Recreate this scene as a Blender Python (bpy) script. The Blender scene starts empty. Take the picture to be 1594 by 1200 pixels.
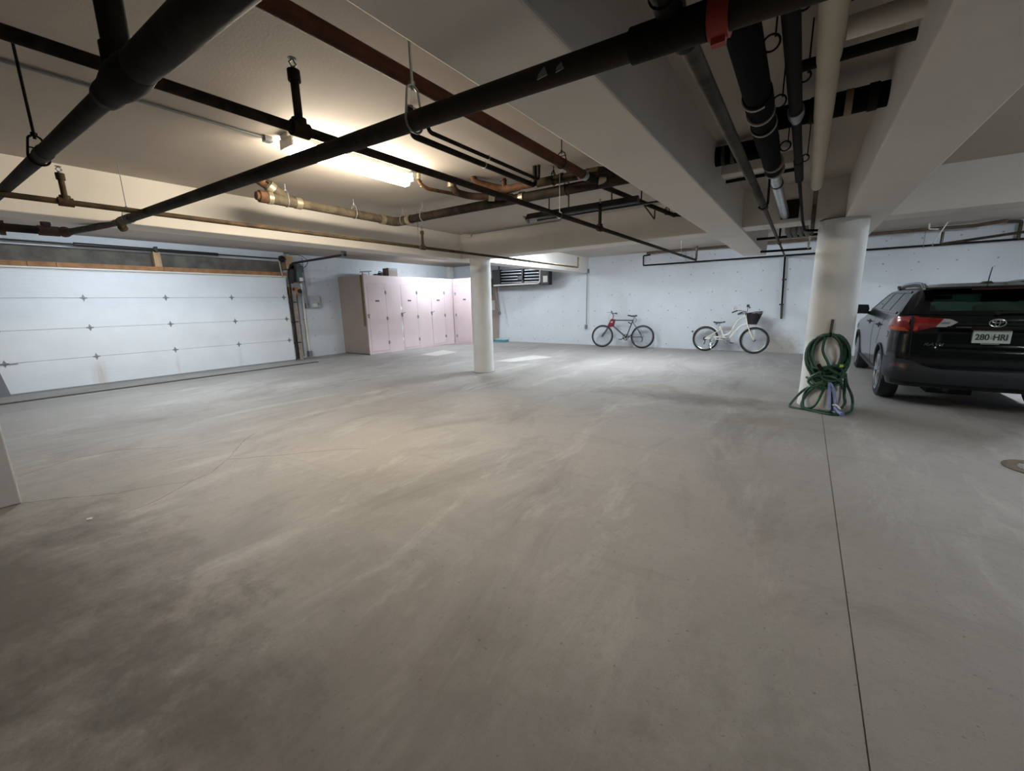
import bpy, bmesh, math, random
from mathutils import Vector, Matrix
S = bpy.context.scene
COL = S.collection
PI = math.pi
random.seed(7)

# ------------------------------------------------------------------ camera
f_px = 635.05
def cam_rot(yaw, pitch, roll):
    cy, sy, cp, sp = math.cos(yaw), math.sin(yaw), math.cos(pitch), math.sin(pitch)
    f = Vector((-sy*cp, cy*cp, -sp)); r = Vector((cy, sy, 0)); u = r.cross(f)
    cr, sr = math.cos(roll), math.sin(roll)
    r2 = cr*r + sr*u; u2 = -sr*r + cr*u
    return Matrix((r2, u2, -f)).transposed()
cd = bpy.data.cameras.new('camera'); cam = bpy.data.objects.new('camera', cd); COL.objects.link(cam)
cd.sensor_width = 36.0; cd.lens = 36.0*f_px/1594.0; cd.clip_start = 0.02; cd.clip_end = 100
cam.matrix_world = Matrix.Translation((0, 0, 1.5)) @ cam_rot(0.617939, 0.199144, -0.0234137).to_4x4()
S.camera = cam
S.view_settings.view_transform = 'Standard'; S.view_settings.look = 'None'
S.view_settings.gamma = 1.0; S.view_settings.use_curve_mapping = False
S.view_settings.exposure = 0.0
W = bpy.data.worlds.new('world'); S.world = W; W.use_nodes = True
W.node_tree.nodes['Background'].inputs[0].default_value = (0.5, 0.55, 0.6, 1)
W.node_tree.nodes['Background'].inputs[1].default_value = 0.05
# strip lights: (name label, centre, length along axis, axis, colour, tube strength)
COOL = (0.80, 0.90, 1.0); WARM = (1.0, 0.88, 0.69); NEUT = (0.86, 0.93, 1.0)
LAMPS = [
 ('lit warm strip light glowing on the ceiling slab behind the long drain pipe', (-3.74, 2.69, 2.90), 1.30, 'y', WARM, 140),
 ('cool white strip light above the bay before the roll-up garage door', (-8.9, 2.6, 3.00), 1.22, 'y', COOL, 560),
 ('cool white strip light above the pink lockers', (-10.0, 10.6, 3.00), 1.22, 'y', COOL, 450),
 ('cool white strip light behind the cross beam near the slim column', (-5.1, 9.0, 2.90), 1.22, 'y', COOL, 560),
 ('cool white strip light over the bay beside the dark green car', (4.2, 9.6, 2.90), 1.22, 'y', COOL, 640),
 ('cool white strip light over the bikes in the far bay', (-2.95, 9.8, 2.90), 1.22, 'y', COOL, 420),
 ('unseen cool strip light right of the camera, placed to light the floor', (3.9, 4.3, 2.90), 1.22, 'y', NEUT, 270),  # out-of-frame lamp placed to brighten the right floor and ceiling
]

# ------------------------------------------------------------------ helpers
def lin(h):
    h = h.lstrip('#'); out = []
    for i in (0, 2, 4):
        c = int(h[i:i+2], 16)/255
        out.append(c/12.92 if c <= 0.04045 else ((c+0.055)/1.055)**2.4)
    return tuple(out)
class NT:
    def __init__(s, m): s.t = m.node_tree; s.n = s.t.nodes; s.l = s.t.links
    def node(s, ty, **kw):
        n = s.n.new(ty)
        for k, v in kw.items(): setattr(n, k, v)
        return n
    def put(s, sock, v):
        if isinstance(v, bpy.types.NodeSocket): s.l.new(v, sock)
        elif isinstance(v, tuple) and len(v) == 3 and sock.type == 'RGBA': sock.default_value = (*v, 1)
        else: sock.default_value = v
    def math(s, op, a, b=0.0, c=0.0, clamp=False):
        n = s.node('ShaderNodeMath', operation=op); n.use_clamp = clamp
        s.put(n.inputs[0], a); s.put(n.inputs[1], b); s.put(n.inputs[2], c); return n.outputs[0]
    def mix(s, f, a, b, ty='MIX'):
        n = s.node('ShaderNodeMix', data_type='RGBA', blend_type=ty)
        s.put(n.inputs[0], f); s.put(n.inputs[6], a); s.put(n.inputs[7], b); return n.outputs[2]
    def noise(s, sc, det=4, rough=0.6, vec=None, dist=0.0):
        n = s.node('ShaderNodeTexNoise'); n.inputs['Scale'].default_value = sc
        n.inputs['Detail'].default_value = det; n.inputs['Roughness'].default_value = rough
        n.inputs['Distortion'].default_value = dist
        s.l.new(vec if vec else s.obj(), n.inputs['Vector']); return n.outputs['Fac']
    def obj(s):
        if not hasattr(s, '_o'): s._o = s.node('ShaderNodeTexCoord').outputs['Object']
        return s._o
    def scaled(s, v):
        n = s.node('ShaderNodeVectorMath', operation='MULTIPLY'); s.l.new(s.obj(), n.inputs[0])
        n.inputs[1].default_value = v; return n.outputs[0]
    def ramp(s, fac, a, b, lo=0.0, hi=1.0):
        n = s.node('ShaderNodeMapRange'); s.put(n.inputs[0], fac)
        n.inputs[1].default_value = a; n.inputs[2].default_value = b
        n.inputs[3].default_value = lo; n.inputs[4].default_value = hi; return n.outputs[0]
    def xyz(s):
        n = s.node('ShaderNodeSeparateXYZ'); s.l.new(s.obj(), n.inputs[0]); return n.outputs
    def bump(s, h, st, dist=0.01):
        n = s.node('ShaderNodeBump'); n.inputs['Strength'].default_value = st
        n.inputs['Distance'].default_value = dist; s.l.new(h, n.inputs['Height'])
        s.l.new(n.outputs[0], s.b.inputs['Normal'])
def newmat(name):
    m = bpy.data.materials.new(name); m.use_nodes = True
    t = NT(m); t.b = t.n['Principled BSDF']; return m, t
def M(name, col, rough=0.6, metal=0.0, var=0.15, scale=9.0, col2=None, bump=0.0, bscale=60, spec=0.5, coat=0.0, emit=None, es=0):
    m, t = newmat(name)
    c = lin(col); d = lin(col2) if col2 else tuple(x*(1-var) for x in c)
    t.put(t.b.inputs['Base Color'], t.mix(t.ramp(t.noise(scale, 5), 0.35, 0.65), c, d))
    t.b.inputs['Roughness'].default_value = rough; t.b.inputs['Metallic'].default_value = metal
    t.b.inputs['Specular IOR Level'].default_value = spec
    t.b.inputs['Coat Weight'].default_value = coat
    if emit: t.put(t.b.inputs['Emission Color'], emit); t.b.inputs['Emission Strength'].default_value = es
    if bump: t.bump(t.noise(bscale, 3), bump)
    return m

class MB:
    def __init__(s): s.v = []; s.f = []
    def add(s, v, f):
        o = len(s.v); s.v += [tuple(p) for p in v]; s.f += [tuple(i+o for i in q) for q in f]; return s
    def box(s, a, b):
        x0, y0, z0 = [min(a[i], b[i]) for i in range(3)]; x1, y1, z1 = [max(a[i], b[i]) for i in range(3)]
        return s.add([(x0,y0,z0),(x1,y0,z0),(x1,y1,z0),(x0,y1,z0),(x0,y0,z1),(x1,y0,z1),(x1,y1,z1),(x0,y1,z1)],
                     [(0,3,2,1),(4,5,6,7),(0,1,5,4),(1,2,6,5),(2,3,7,6),(3,0,4,7)])
    def obox(s, p, q, w, h, up=(0, 0, 1)):
        p = Vector(p); q = Vector(q); d = (q-p).normalized(); u = Vector(up)
        if abs(d.dot(u)) > 0.98: u = Vector((1, 0, 0))
        r = d.cross(u).normalized(); u = r.cross(d)
        c = [(-1,-1),(1,-1),(1,1),(-1,1)]
        v = [p + r*a*w/2 + u*b*h/2 for a, b in c] + [q + r*a*w/2 + u*b*h/2 for a, b in c]
        return s.add(v, [(3,2,1,0),(4,5,6,7),(0,1,5,4),(1,2,6,5),(2,3,7,6),(3,0,4,7)])
    def tube(s, path, r, n=12, closed=False, cap=True):
        P = [Vector(p) for p in path]; m = len(P); R = r if isinstance(r, (list, tuple)) else [r]*m
        T = []
        for i in range(m):
            a = P[(i-1) % m] if (closed or i > 0) else P[0]; b = P[(i+1) % m] if (closed or i < m-1) else P[-1]
            T.append((b-a).normalized())
        u = Vector((0, 0, 1)) if abs(T[0].z) < 0.9 else Vector((1, 0, 0))
        N = (u - T[0]*u.dot(T[0])).normalized(); vs = []
        for i in range(m):
            if i: 
                N = N - T[i]*N.dot(T[i])
                N = N.normalized() if N.length > 1e-6 else T[i].orthogonal().normalized()
            B = T[i].cross(N)
            for k in range(n):
                a = 2*PI*k/n; vs.append(P[i] + (N*math.cos(a) + B*math.sin(a))*R[i])
        fs = []
        for i in range(m if closed else m-1):
            j = (i+1) % m
            for k in range(n): fs.append((i*n+k, i*n+(k+1) % n, j*n+(k+1) % n, j*n+k))
        if cap and not closed:
            fs.append(tuple(reversed(range(n)))); fs.append(tuple((m-1)*n+k for k in range(n)))
        return s.add(vs, fs)
    def cyl(s, p, q, r, n=16): return s.tube([p, q], r, n)
    def lathe(s, prof, c, axis='z', n=24):   # prof: (radius, height) list
        A = {'x': ((0,1,0),(0,0,1),(1,0,0)), 'y': ((0,0,1),(1,0,0),(0,1,0)), 'z': ((1,0,0),(0,1,0),(0,0,1))}[axis]
        U, V, Wv = [Vector(a) for a in A]; c = Vector(c); vs = []; fs = []
        for r, h in prof:
            for k in range(n):
                a = 2*PI*k/n; vs.append(c + (U*math.cos(a) + V*math.sin(a))*r + Wv*h)
        for i in range(len(prof)-1):
            for k in range(n): fs.append((i*n+k, i*n+(k+1) % n, (i+1)*n+(k+1) % n, (i+1)*n+k))
        fs.append(tuple(reversed(range(n)))); fs.append(tuple((len(prof)-1)*n+k for k in range(n)))
        return s.add(vs, fs)
    def torus(s, c, R, r, axis='y', n=32, m=8, sx=1.0, sz=1.0):
        c = Vector(c); pts = []
        for k in range(n):
            a = 2*PI*k/n; ca, sa = R*sx*math.cos(a), R*sz*math.sin(a)
            pts.append(c + Vector({'y': (ca, 0, sa), 'x': (0, ca, sa), 'z': (ca, sa, 0)}[axis]))
        return s.tube(pts, r, m, closed=True)
    def ball(s, c, r, n=12, sc=(1, 1, 1)):
        vs = []; fs = []; m = n//2
        for i in range(m+1):
            t = PI*i/m
            for k in range(n):
                a = 2*PI*k/n
                vs.append((c[0]+r*sc[0]*math.sin(t)*math.cos(a), c[1]+r*sc[1]*math.sin(t)*math.sin(a), c[2]+r*sc[2]*math.cos(t)))
        for i in range(m):
            for k in range(n): fs.append((i*n+k, (i+1)*n+k, (i+1)*n+(k+1) % n, i*n+(k+1) % n))
        return s.add(vs, fs)
    def prism(s, poly, a, b, plane='xz'):   # extrude polygon (2-D) between a and b on the third axis
        n = len(poly); mk = {'xz': lambda p, t: (p[0], t, p[1]), 'yz': lambda p, t: (t, p[0], p[1]), 'xy': lambda p, t: (p[0], p[1], t)}[plane]
        return s.add([mk(p, a) for p in poly] + [mk(p, b) for p in poly],
                     [tuple(range(n)), tuple(reversed(range(n, 2*n)))] + [(i, i+n, (i+1) % n+n, (i+1) % n) for i in range(n)])

def fillet(pts, r=0.06, n=6):
    P = [Vector(p) for p in pts]; out = [P[0]]
    for i in range(1, len(P)-1):
        a, b, c = P[i-1], P[i], P[i+1]; d0 = a-b; d1 = c-b
        t = min(r, d0.length*0.45, d1.length*0.45); p = b + d0.normalized()*t; q = b + d1.normalized()*t
        for k in range(n+1):
            s = k/n; out.append(p*(1-s)**2 + b*2*s*(1-s) + q*s*s)
    out.append(P[-1]); return out
def link(name, me, mat, parent=None, smooth=True, local=False, bevel=0):
    o = bpy.data.objects.new(name, me); COL.objects.link(o)
    if mat and not me.materials: me.materials.append(mat)
    if smooth:
        for p in me.polygons: p.use_smooth = True
        try: me.set_sharp_from_angle(angle=math.radians(38))
        except Exception: pass
    if parent:
        o.parent = parent
        if not local: o.matrix_parent_inverse = world_of(parent).inverted()
    if bevel:
        bv = o.modifiers.new('bevel', 'BEVEL'); bv.width = bevel; bv.segments = 2; bv.limit_method = 'ANGLE'
    return o
def world_of(o):
    m = Matrix.Translation(o.location) @ o.rotation_euler.to_matrix().to_4x4()
    return (world_of(o.parent) @ o.matrix_parent_inverse @ m) if o.parent else m
def mesh(name, mb):
    me = bpy.data.meshes.new(name); me.from_pydata(mb.v, [], mb.f); me.update()
    bm = bmesh.new(); bm.from_mesh(me); bmesh.ops.recalc_face_normals(bm, faces=bm.faces); bm.to_mesh(me); bm.free()
    return me
def obj(name, mb, mat, parent=None, smooth=True, local=False, bevel=0):
    return link(name, mesh(name, mb), mat, parent, smooth, local, bevel)
def tag(o, label, cat, group=None):
    o['label'] = label; o['category'] = cat
    if group: o['group'] = group
    return o
def thing(name, label, cat, loc=(0, 0, 0), group=None, rot=None):
    o = bpy.data.objects.new(name, None); COL.objects.link(o); o.location = loc; o.empty_display_size = 0.1
    if rot: o.rotation_euler = rot
    return tag(o, label, cat, group)
def struct(o): o['kind'] = 'structure'; return o

# ------------------------------------------------------------------ materials
def mat_floor():
    m, t = newmat('floor_concrete')
    base = t.mix(t.ramp(t.noise(0.45, 6, 0.65), 0.32, 0.68), lin('#a4a09c'), lin('#928e8a'))
    base = t.mix(t.ramp(t.noise(0.7, 5, 0.6, t.scaled((1, 1, 3.3))), 0.5, 0.72, 0, 0.35), base, lin('#a0978f'))
    st = t.noise(1.0, 8, 0.74, t.scaled((0.8, 0.38, 1)), 0.9)
    base = t.mix(t.ramp(st, 0.50, 0.70, 0, 0.68), base, lin('#6c6661'))
    st2 = t.noise(1.3, 7, 0.74, t.scaled((1.7, 0.45, 1)), 0.5)
    base = t.mix(t.ramp(st2, 0.53, 0.68, 0, 0.6), base, lin('#b7b3ae'))
    st3 = t.noise(2.2, 6, 0.75, t.scaled((0.35, 1.5, 1)), 0.7)
    base = t.mix(t.ramp(st3, 0.56, 0.72, 0, 0.35), base, lin('#7c7670'))
    x, y, z = t.xyz()
    def blob(cx, cy, rx, ry, amt, colr, base, nz=1.5, th=(0.25, 1.0)):
        dx = t.math('DIVIDE', t.math('SUBTRACT', x, cx), rx); dy = t.math('DIVIDE', t.math('SUBTRACT', y, cy), ry)
        d = t.math('SQRT', t.math('ADD', t.math('MULTIPLY', dx, dx), t.math('MULTIPLY', dy, dy)))
        d = t.math('ADD', d, t.math('MULTIPLY', t.math('SUBTRACT', t.noise(1.7, 7, 0.75), 0.5), nz))
        return t.mix(t.math('MULTIPLY', t.ramp(d, th[1], th[0]), amt), base, colr)
    # stains and painted-in dimness at near left, tyre wear by the turning point
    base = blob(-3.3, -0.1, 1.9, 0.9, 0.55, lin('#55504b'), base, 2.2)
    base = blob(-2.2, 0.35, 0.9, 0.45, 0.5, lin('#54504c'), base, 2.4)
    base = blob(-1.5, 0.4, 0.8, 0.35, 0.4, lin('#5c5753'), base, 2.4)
    base = blob(-1.0, 0.7, 1.7, 1.0, 0.5, lin('#5f5a55'), base, 1.6)  # dim floor close to the camera, put into the colour
    base = blob(-3.5, -0.3, 2.4, 1.25, 0.62, lin('#4b463f'), base, 1.8)  # near-left stains deepened to paint in the dimmer corner
    base = blob(-1.3, 6.6, 1.7, 0.5, 0.8, lin('#6d655e'), base, 2.2)
    base = blob(-0.3, 5.7, 0.7, 0.35, 0.45, lin('#857a66'), base, 2.4)
    base = blob(-1.9, 7.2, 0.5, 0.25, 0.4, lin('#8f8060'), base, 2.4)
    sp = t.noise(38, 2, 0.5)
    base = t.mix(t.ramp(sp, 0.69, 0.74, 0, 0.45), base, lin('#4a443f'))
    fine = t.noise(110, 4, 0.7)
    base = t.mix(t.ramp(fine, 0.35, 0.7, 0, 0.22), base, lin('#6f6862'))
    base = t.mix(t.ramp(t.noise(22, 5, 0.75), 0.52, 0.72, 0, 0.25), base, lin('#77706a'))
    t.put(t.b.inputs['Base Color'], base)
    t.put(t.b.inputs['Roughness'], t.ramp(st, 0.3, 0.7, 0.78, 0.6))
    t.b.inputs['Specular IOR Level'].default_value = 0.25
    t.bump(t.noise(60, 4), 0.08); return m
def mat_wall(name, col, dots=True, stain=None, var=0.10):
    m, t = newmat(name); c = lin(col)
    base = t.mix(t.ramp(t.noise(1.3, 6, 0.7), 0.35, 0.75), c, tuple(v*(1-var) for v in c))
    base = t.mix(t.ramp(t.noise(7, 5, 0.7), 0.60, 0.75, 0, 0.25), base, tuple(v*0.72 for v in c))
    x, y, z = t.xyz(); u = x if dots != 'y' else y
    if dots:
        def grid(su, sz, ou, oz, r, drop, base):
            cu = t.math('DIVIDE', t.math('ADD', u, ou), su); cz = t.math('DIVIDE', t.math('ADD', z, oz), sz)
            fu = t.math('SUBTRACT', t.math('FRACT', t.math('ADD', cu, 50.0)), 0.5); fz = t.math('SUBTRACT', t.math('FRACT', t.math('ADD', cz, 50.0)), 0.5)
            du = t.math('MULTIPLY', fu, su); dz = t.math('MULTIPLY', fz, sz)
            d = t.math('SQRT', t.math('ADD', t.math('MULTIPLY', du, du), t.math('MULTIPLY', dz, dz)))
            wn = t.node('ShaderNodeTexWhiteNoise', noise_dimensions='2D'); cv = t.node('ShaderNodeCombineXYZ')
            t.l.new(t.math('FLOOR', t.math('ADD', cu, 50.0)), cv.inputs[0]); t.l.new(t.math('FLOOR', t.math('ADD', cz, 50.0)), cv.inputs[1])
            t.l.new(cv.outputs[0], wn.inputs['Vector'])
            k = t.math('MULTIPLY', t.ramp(d, r, r*0.6), t.math('GREATER_THAN', wn.outputs['Value'], drop))
            return t.mix(t.math('MULTIPLY', k, 0.5), base, lin('#4a4c50'))
        base = grid(0.61, 0.52, 0.1, 0.13, 0.024, 0.25, base)
        base = grid(0.43, 0.37, 0.0, 0.0, 0.016, 0.6, base)
    if stain:
        dx = t.math('DIVIDE', t.math('SUBTRACT', x, stain[0]), 0.55); dz = t.math('DIVIDE', z, 0.75)
        d = t.math('ADD', t.math('ADD', t.math('MULTIPLY', dx, dx), t.math('MULTIPLY', dz, dz)), t.math('MULTIPLY', t.math('SUBTRACT', t.noise(4, 6, 0.7), 0.5), 2.0))
        base = t.mix(t.ramp(d, 1.0, 0.2, 0, 0.7), base, lin('#a39a86'))
    t.put(t.b.inputs['Base Color'], base); t.b.inputs['Roughness'].default_value = 0.7
    t.b.inputs['Specular IOR Level'].default_value = 0.25
    t.bump(t.noise(25, 4), 0.15); return m
def mat_door():
    m, t = newmat('garage_door_paint'); c = lin('#dfe2e4'); x, y, z = t.xyz()
    base = t.mix(t.ramp(t.noise(2.2, 5, 0.6), 0.35, 0.7), c, tuple(v*0.93 for v in c))
    rust = 0.0
    for y0, w, a in ((1.93, 0.16, 0.55), (3.28, 0.05, 0.35), (4.62, 0.08, 0.3)):
        d = t.math('ABSOLUTE', t.math('SUBTRACT', y, y0)); k = t.math('MULTIPLY', t.ramp(d, w, 0.0), t.ramp(z, 0.62, 0.35))
        k = t.math('MULTIPLY', k, t.ramp(t.noise(3, 4, 0.6, t.scaled((1, 6, 0.6))), 0.3, 0.7, 0.2, 1))
        base = t.mix(t.math('MULTIPLY', k, a), base, lin('#a98f78'))
    t.put(t.b.inputs['Base Color'], base); t.b.inputs['Roughness'].default_value = 0.45
    wv = t.math('SINE', t.math('MULTIPLY', z, 2*PI/0.152)); t.bump(t.math('POWER', t.math('ABSOLUTE', wv), 0.25), 0.35, 0.004); return m
def mat_glass(name, tint, ior=1.5):
    m, t = newmat(name); t.n.remove(t.b)
    tr = t.node('ShaderNodeBsdfTransparent'); tr.inputs[0].default_value = (*tint, 1)
    g = t.node('ShaderNodeBsdfGlossy'); g.inputs[0].default_value = (0.9, 0.92, 0.92, 1); g.inputs['Roughness'].default_value = 0.03
    fr = t.node('ShaderNodeFresnel'); fr.inputs[0].default_value = ior
    mx = t.node('ShaderNodeMixShader'); t.l.new(t.math('MINIMUM', fr.outputs[0], 0.9), mx.inputs[0])
    t.l.new(tr.outputs[0], mx.inputs[1]); t.l.new(g.outputs[0], mx.inputs[2])
    t.l.new(mx.outputs[0], t.n['Material Output'].inputs[0]); return m
def mat_rustpipe(name, c1, c2, rough=0.7, bias=(0.4, 0.62), sc=6):
    m, t = newmat(name)
    b = t.mix(t.ramp(t.noise(sc, 6, 0.7, None, 0.6), *bias), lin(c1), lin(c2))
    t.put(t.b.inputs['Base Color'], b); t.b.inputs['Roughness'].default_value = min(0.9, rough+0.15); t.b.inputs['Specular IOR Level'].default_value = 0.15
    t.bump(t.noise(45, 4), 0.25, 0.003); return m
FLOOR = mat_floor()
SLAB = M('slab_paint', '#bcb3a9', 0.85, var=0.10, scale=1.2, bump=0.1, spec=0.2)
BEAM = M('beam_paint', '#dad5ce', 0.8, var=0.06, scale=1.5, bump=0.08, spec=0.2)
WALLF = mat_wall('far_wall_paint', '#d3d6da', True, stain=(-0.45,))
WALLL = mat_wall('left_wall_paint', '#cfd3d8', 'y')
PLAIN = mat_wall('pier_paint', '#b4b4b6', False)
COLM = mat_wall('column_paint', '#d6d6d3', False, var=0.16)
LINTEL = M('bare_concrete', '#78726a', 0.9, var=0.45, scale=3.5, bump=0.2)
DOOR = mat_door()
PINK = M('pink_plywood_paint', '#cdbbbc', 0.6, var=0.06, scale=2.5)
PINK_SHADED = M('pink_paint_shaded', '#ab9a90', 0.75, var=0.08, scale=2.5)  # same pink paint with its shade put into the colour
DARK = M('dark_void', '#0d0c0b', 0.9)
IRON = mat_rustpipe('black_iron', '#221e1b', '#131110', 0.6)
IRON2 = mat_rustpipe('painted_black_pipe', '#1e1b18', '#121010', 0.65)
OLIVE = mat_rustpipe('sprinkler_steel', '#4a3d2c', '#2c241b', 0.55)
RUST = mat_rustpipe('rust_primer', '#4a2b20', '#33201a', 0.65)
CAST = mat_rustpipe('cast_iron', '#5d5446', '#40382e', 0.6)
COPPER = mat_rustpipe('copper', '#674932', '#402f24', 0.5)
GREYP = mat_rustpipe('grey_pipe', '#5a554c', '#454039', 0.65)
STEEL = M('galvanised_steel', '#8e9092', 0.4, 0.7, var=0.2, scale=20)
COND = M('grey_conduit', '#8b8d8f', 0.5, 0.3, var=0.15)
BAND = M('coupling_band', '#a49b85', 0.4, 0.6, var=0.25, scale=25)
REDP = M('red_paint', '#a3352b', 0.6, var=0.3, scale=12)
RUSTR = M('red_oxide_fitting', '#48251d', 0.7, var=0.4, scale=12)
WOOD = M('raw_lumber', '#a9794d', 0.7, var=0.3, scale=7, col2='#8a5f3a')
WOOD2 = M('pale_lumber', '#c2a27c', 0.7, var=0.25, scale=9)
BLACK = M('black_plastic', '#17181a', 0.45, var=0.2)
WHITE = M('white_enamel', '#dcd9d0', 0.45, var=0.06)
INSUL = M('pipe_insulation', '#c3baa6', 0.75, var=0.08, scale=5, bump=0.05)
FOIL = M('foil_wrap', '#b9bdc2', 0.3, 0.8, var=0.3, scale=18, bump=0.3, bscale=30)
WRAP = M('black_wrap', '#0b0a09', 0.9, var=0.3, scale=14, spec=0.1)
CRACK = M('crack_dirt', '#776d63', 0.95, var=0.3, scale=8)
GREY = M('grey_enamel', '#777a7c', 0.5, var=0.1)
TEAL = M('teal_enamel', '#50585a', 0.5, var=0.15)
CARDB = M('grey_cardboard', '#857d76', 0.85, var=0.1)

# ------------------------------------------------------------------ structure
ZB, ZS, XR, YB, YF, XL = 2.45, 2.95, 9.0, -7.0, 13.3, -12.4
def floor():
    g = 0.0028; xs = [(-13.0, 0.315-g), (0.315+g, XR+0.2)]
    mb = MB()
    for a, b in xs: mb.box((a, YB-0.2, -0.2), (b, YF+0.2, 0.0))
    mb.box((0.31, YB-0.2, -0.2), (0.32, YF+0.2, -0.004))
    fl = struct(obj('floor', mb, FLOOR, smooth=False))
    def crack(pts, w):
        mb = MB(); P = []
        for i in range(len(pts)-1):
            a, b = Vector((*pts[i], 0)), Vector((*pts[i+1], 0)); n = max(2, int((b-a).length/0.06))
            for k in range(n): P.append(a.lerp(b, k/n) + Vector((random.uniform(-1, 1), random.uniform(-1, 1), 0))*0.012)
        P.append(Vector((*pts[-1], 0)))
        for i in range(len(P)-1):
            mb.obox(P[i], P[i+1], w*random.uniform(0.6, 1.3), 0.002)
        obj('crack', mb, CRACK, fl, False)
    crack([(-5.44,2.14),(-5.12,1.83),(-4.67,1.53),(-4.43,1.30),(-4.36,1.13),(-4.19,0.91),(-4.12,0.76),(-4.11,0.64)], 0.004)
    crack([(-4.36,1.13),(-4.51,0.88),(-4.61,0.67),(-4.87,0.40),(-5.04,0.2)], 0.0035)
    crack([(-4.67,1.53),(-4.27,1.95),(-3.99,2.28),(-3.7,2.5)], 0.003)
    crack([(-5.92,0.24),(-6.16,0.67),(-6.09,0.99),(-5.61,1.40)], 0.0035)
    patch_m = M('lamplight_pale', '#bcb8b2', 0.7, var=0.1, scale=5)  # lamplight falling on the floor, painted as thin pale patches
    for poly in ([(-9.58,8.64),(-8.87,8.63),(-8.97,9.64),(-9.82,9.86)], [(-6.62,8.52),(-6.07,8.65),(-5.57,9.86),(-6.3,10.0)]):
        obj('lamplight_patch', MB().prism(poly, -0.01, 0.0015, 'xy'), patch_m, fl, False)
    return fl
floor()
struct(obj('ceiling', MB().box((-6.3, YB-0.2, ZS), (XR+0.2, YF+0.2, ZS+0.3)), SLAB, smooth=False)); struct(obj('ceiling', MB().box((-13.0, YB-0.2, 3.05), (-6.3, YF+0.2, 3.25)), SLAB, smooth=False))
def beam(name, a, b): return struct(obj(name, MB().box(a, b), BEAM, smooth=False, bevel=0.012))
beam('trim_beam_left', (-6.6, YB, ZB), (-6.15, YF+0.1, 3.1))
b1 = beam('trim_beam_middle', (-1.285, YB, ZB), (-0.833, 11.35, ZS+0.05))
b2 = beam('trim_beam_right', (0.31, YB, ZB), (0.747, 11.35, ZS+0.05))
beam('trim_beam_cross', (-6.16, 6.88, ZB), (-1.28, 7.33, ZS+0.05))
b3 = beam('trim_beam_cross_short', (-0.84, 6.88, 2.47), (0.32, 7.33, ZS+0.05))
beam('trim_beam_cross_right', (0.74, 7.05, ZB), (XR+0.1, 7.5, ZS+0.05))
# black panel on the beam face, painting the dark of a pipe opening
obj('dark_opening_panel', MB().box((-0.376, 6.86, 2.52), (-0.18, 6.90, 2.755)), DARK, b3, False)
struct(obj('wall_far', MB().box((-13, YF, 0), (XR+0.2, YF+0.3, 3.1)), WALLF, smooth=False))
struct(obj('wall_right', MB().box((XR, YB, 0), (XR+0.3, YF+0.1, 3.0)), WALLF, smooth=False))
struct(obj('wall_back', MB().box((-13, YB-0.3, 0), (XR+0.2, YB, 3.1)), WALLF, smooth=False))
wl = struct(obj('wall_left', MB().box((XL-0.3, 6.1, 0), (XL, YF+0.1, 3.1)).box((XL-0.3, YB, 0), (XL, 0.45, 3.1)).box((XL-0.3, 0.4, 2.80), (-12.2, 6.15, 3.1)), WALLL, smooth=False))
struct(obj('lintel', MB().box((XL-0.3, 0.4, 2.36), (-12.36, 6.15, 2.82)), LINTEL, wl, False))
struct(obj('wall_near', MB().box((-5.9, -1.4, 0), (-5.04, 0.192, ZS)), PLAIN, smooth=False, bevel=0.01))
struct(obj('pipe_conduit_sill', MB().box((-11.13, -2.0, -0.002), (-11.02, 6.15, 0.012)), M('sill_strip', '#4a4038', 0.8, var=0.3), wl, False)).name = 'threshold_strip'

def column(label, c, r, flare):
    t = thing('column', label, 'column', (c[0], c[1], 0))
    prof = [(r+0.01, 0), (r+flare, 0.01), (r+flare*0.6, 0.06), (r, 0.35), (r, 2.0), (r, ZB-0.001)]
    obj('shaft', MB().lathe(prof, (c[0], c[1], 0), 'z', 40), COLM, t); return t
c1 = column('slim round white concrete column standing beside the pink lockers', (-5.79, 7.07), 0.22, 0.012)
obj('base_scuff', MB().lathe([(0.245, 0.0), (0.238, 0.012)], (-5.79, 7.07, 0.0), 'z', 40), M('scuff', '#8b857c', 0.8), c1)
c2 = column('thick round white concrete column wearing a coiled green garden hose', (0.31, 7.02), 0.26, 0.012)

# ------------------------------------------------------------------ strip lights
def strip_light(i):
    lab, c, L, ax, colr, st = LAMPS[i]
    t = thing('strip_light', lab, 'light', c, 'ceiling strip lights' if i else None)
    x, y, z = c; h = L/2
    top = ZS if x > -6.2 else 3.05
    obj('housing', MB().box((x-0.06, y-h-0.03, top-0.035), (x+0.06, y+h+0.03, top)), WHITE, t, False, bevel=0.006)
    em = M('tube_glow', '#ffffff', 0.5, emit=colr, es=st*1.0)
    if i == 0:
        obj('diffuser', MB().prism([(x-0.05, top-0.036), (x+0.05, top-0.036), (x+0.062, top-0.09), (x+0.035, top-0.15), (x-0.035, top-0.15), (x-0.062, top-0.09)], y-h, y+h, 'xz'), em, t, False)
        for s in (-1, 1): obj('end_cap', MB().box((x-0.10, y+s*(h+0.008)-0.008, top-0.11), (x+0.10, y+s*(h+0.008)+0.008, top-0.03)), WHITE, t, False)
        return
    for dx in (-0.035, 0.035): obj('tube', MB().cyl((x+dx, y-h, z-0.02), (x+dx, y+h, z-0.02), 0.013, 10), em, t)
    for s in (-1, 1): obj('end_cap', MB().box((x-0.055, y+s*h-0.012, z-0.045), (x+0.055, y+s*h+0.012, top-0.03)), WHITE, t, False)
for i in range(len(LAMPS)): strip_light(i)

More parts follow.
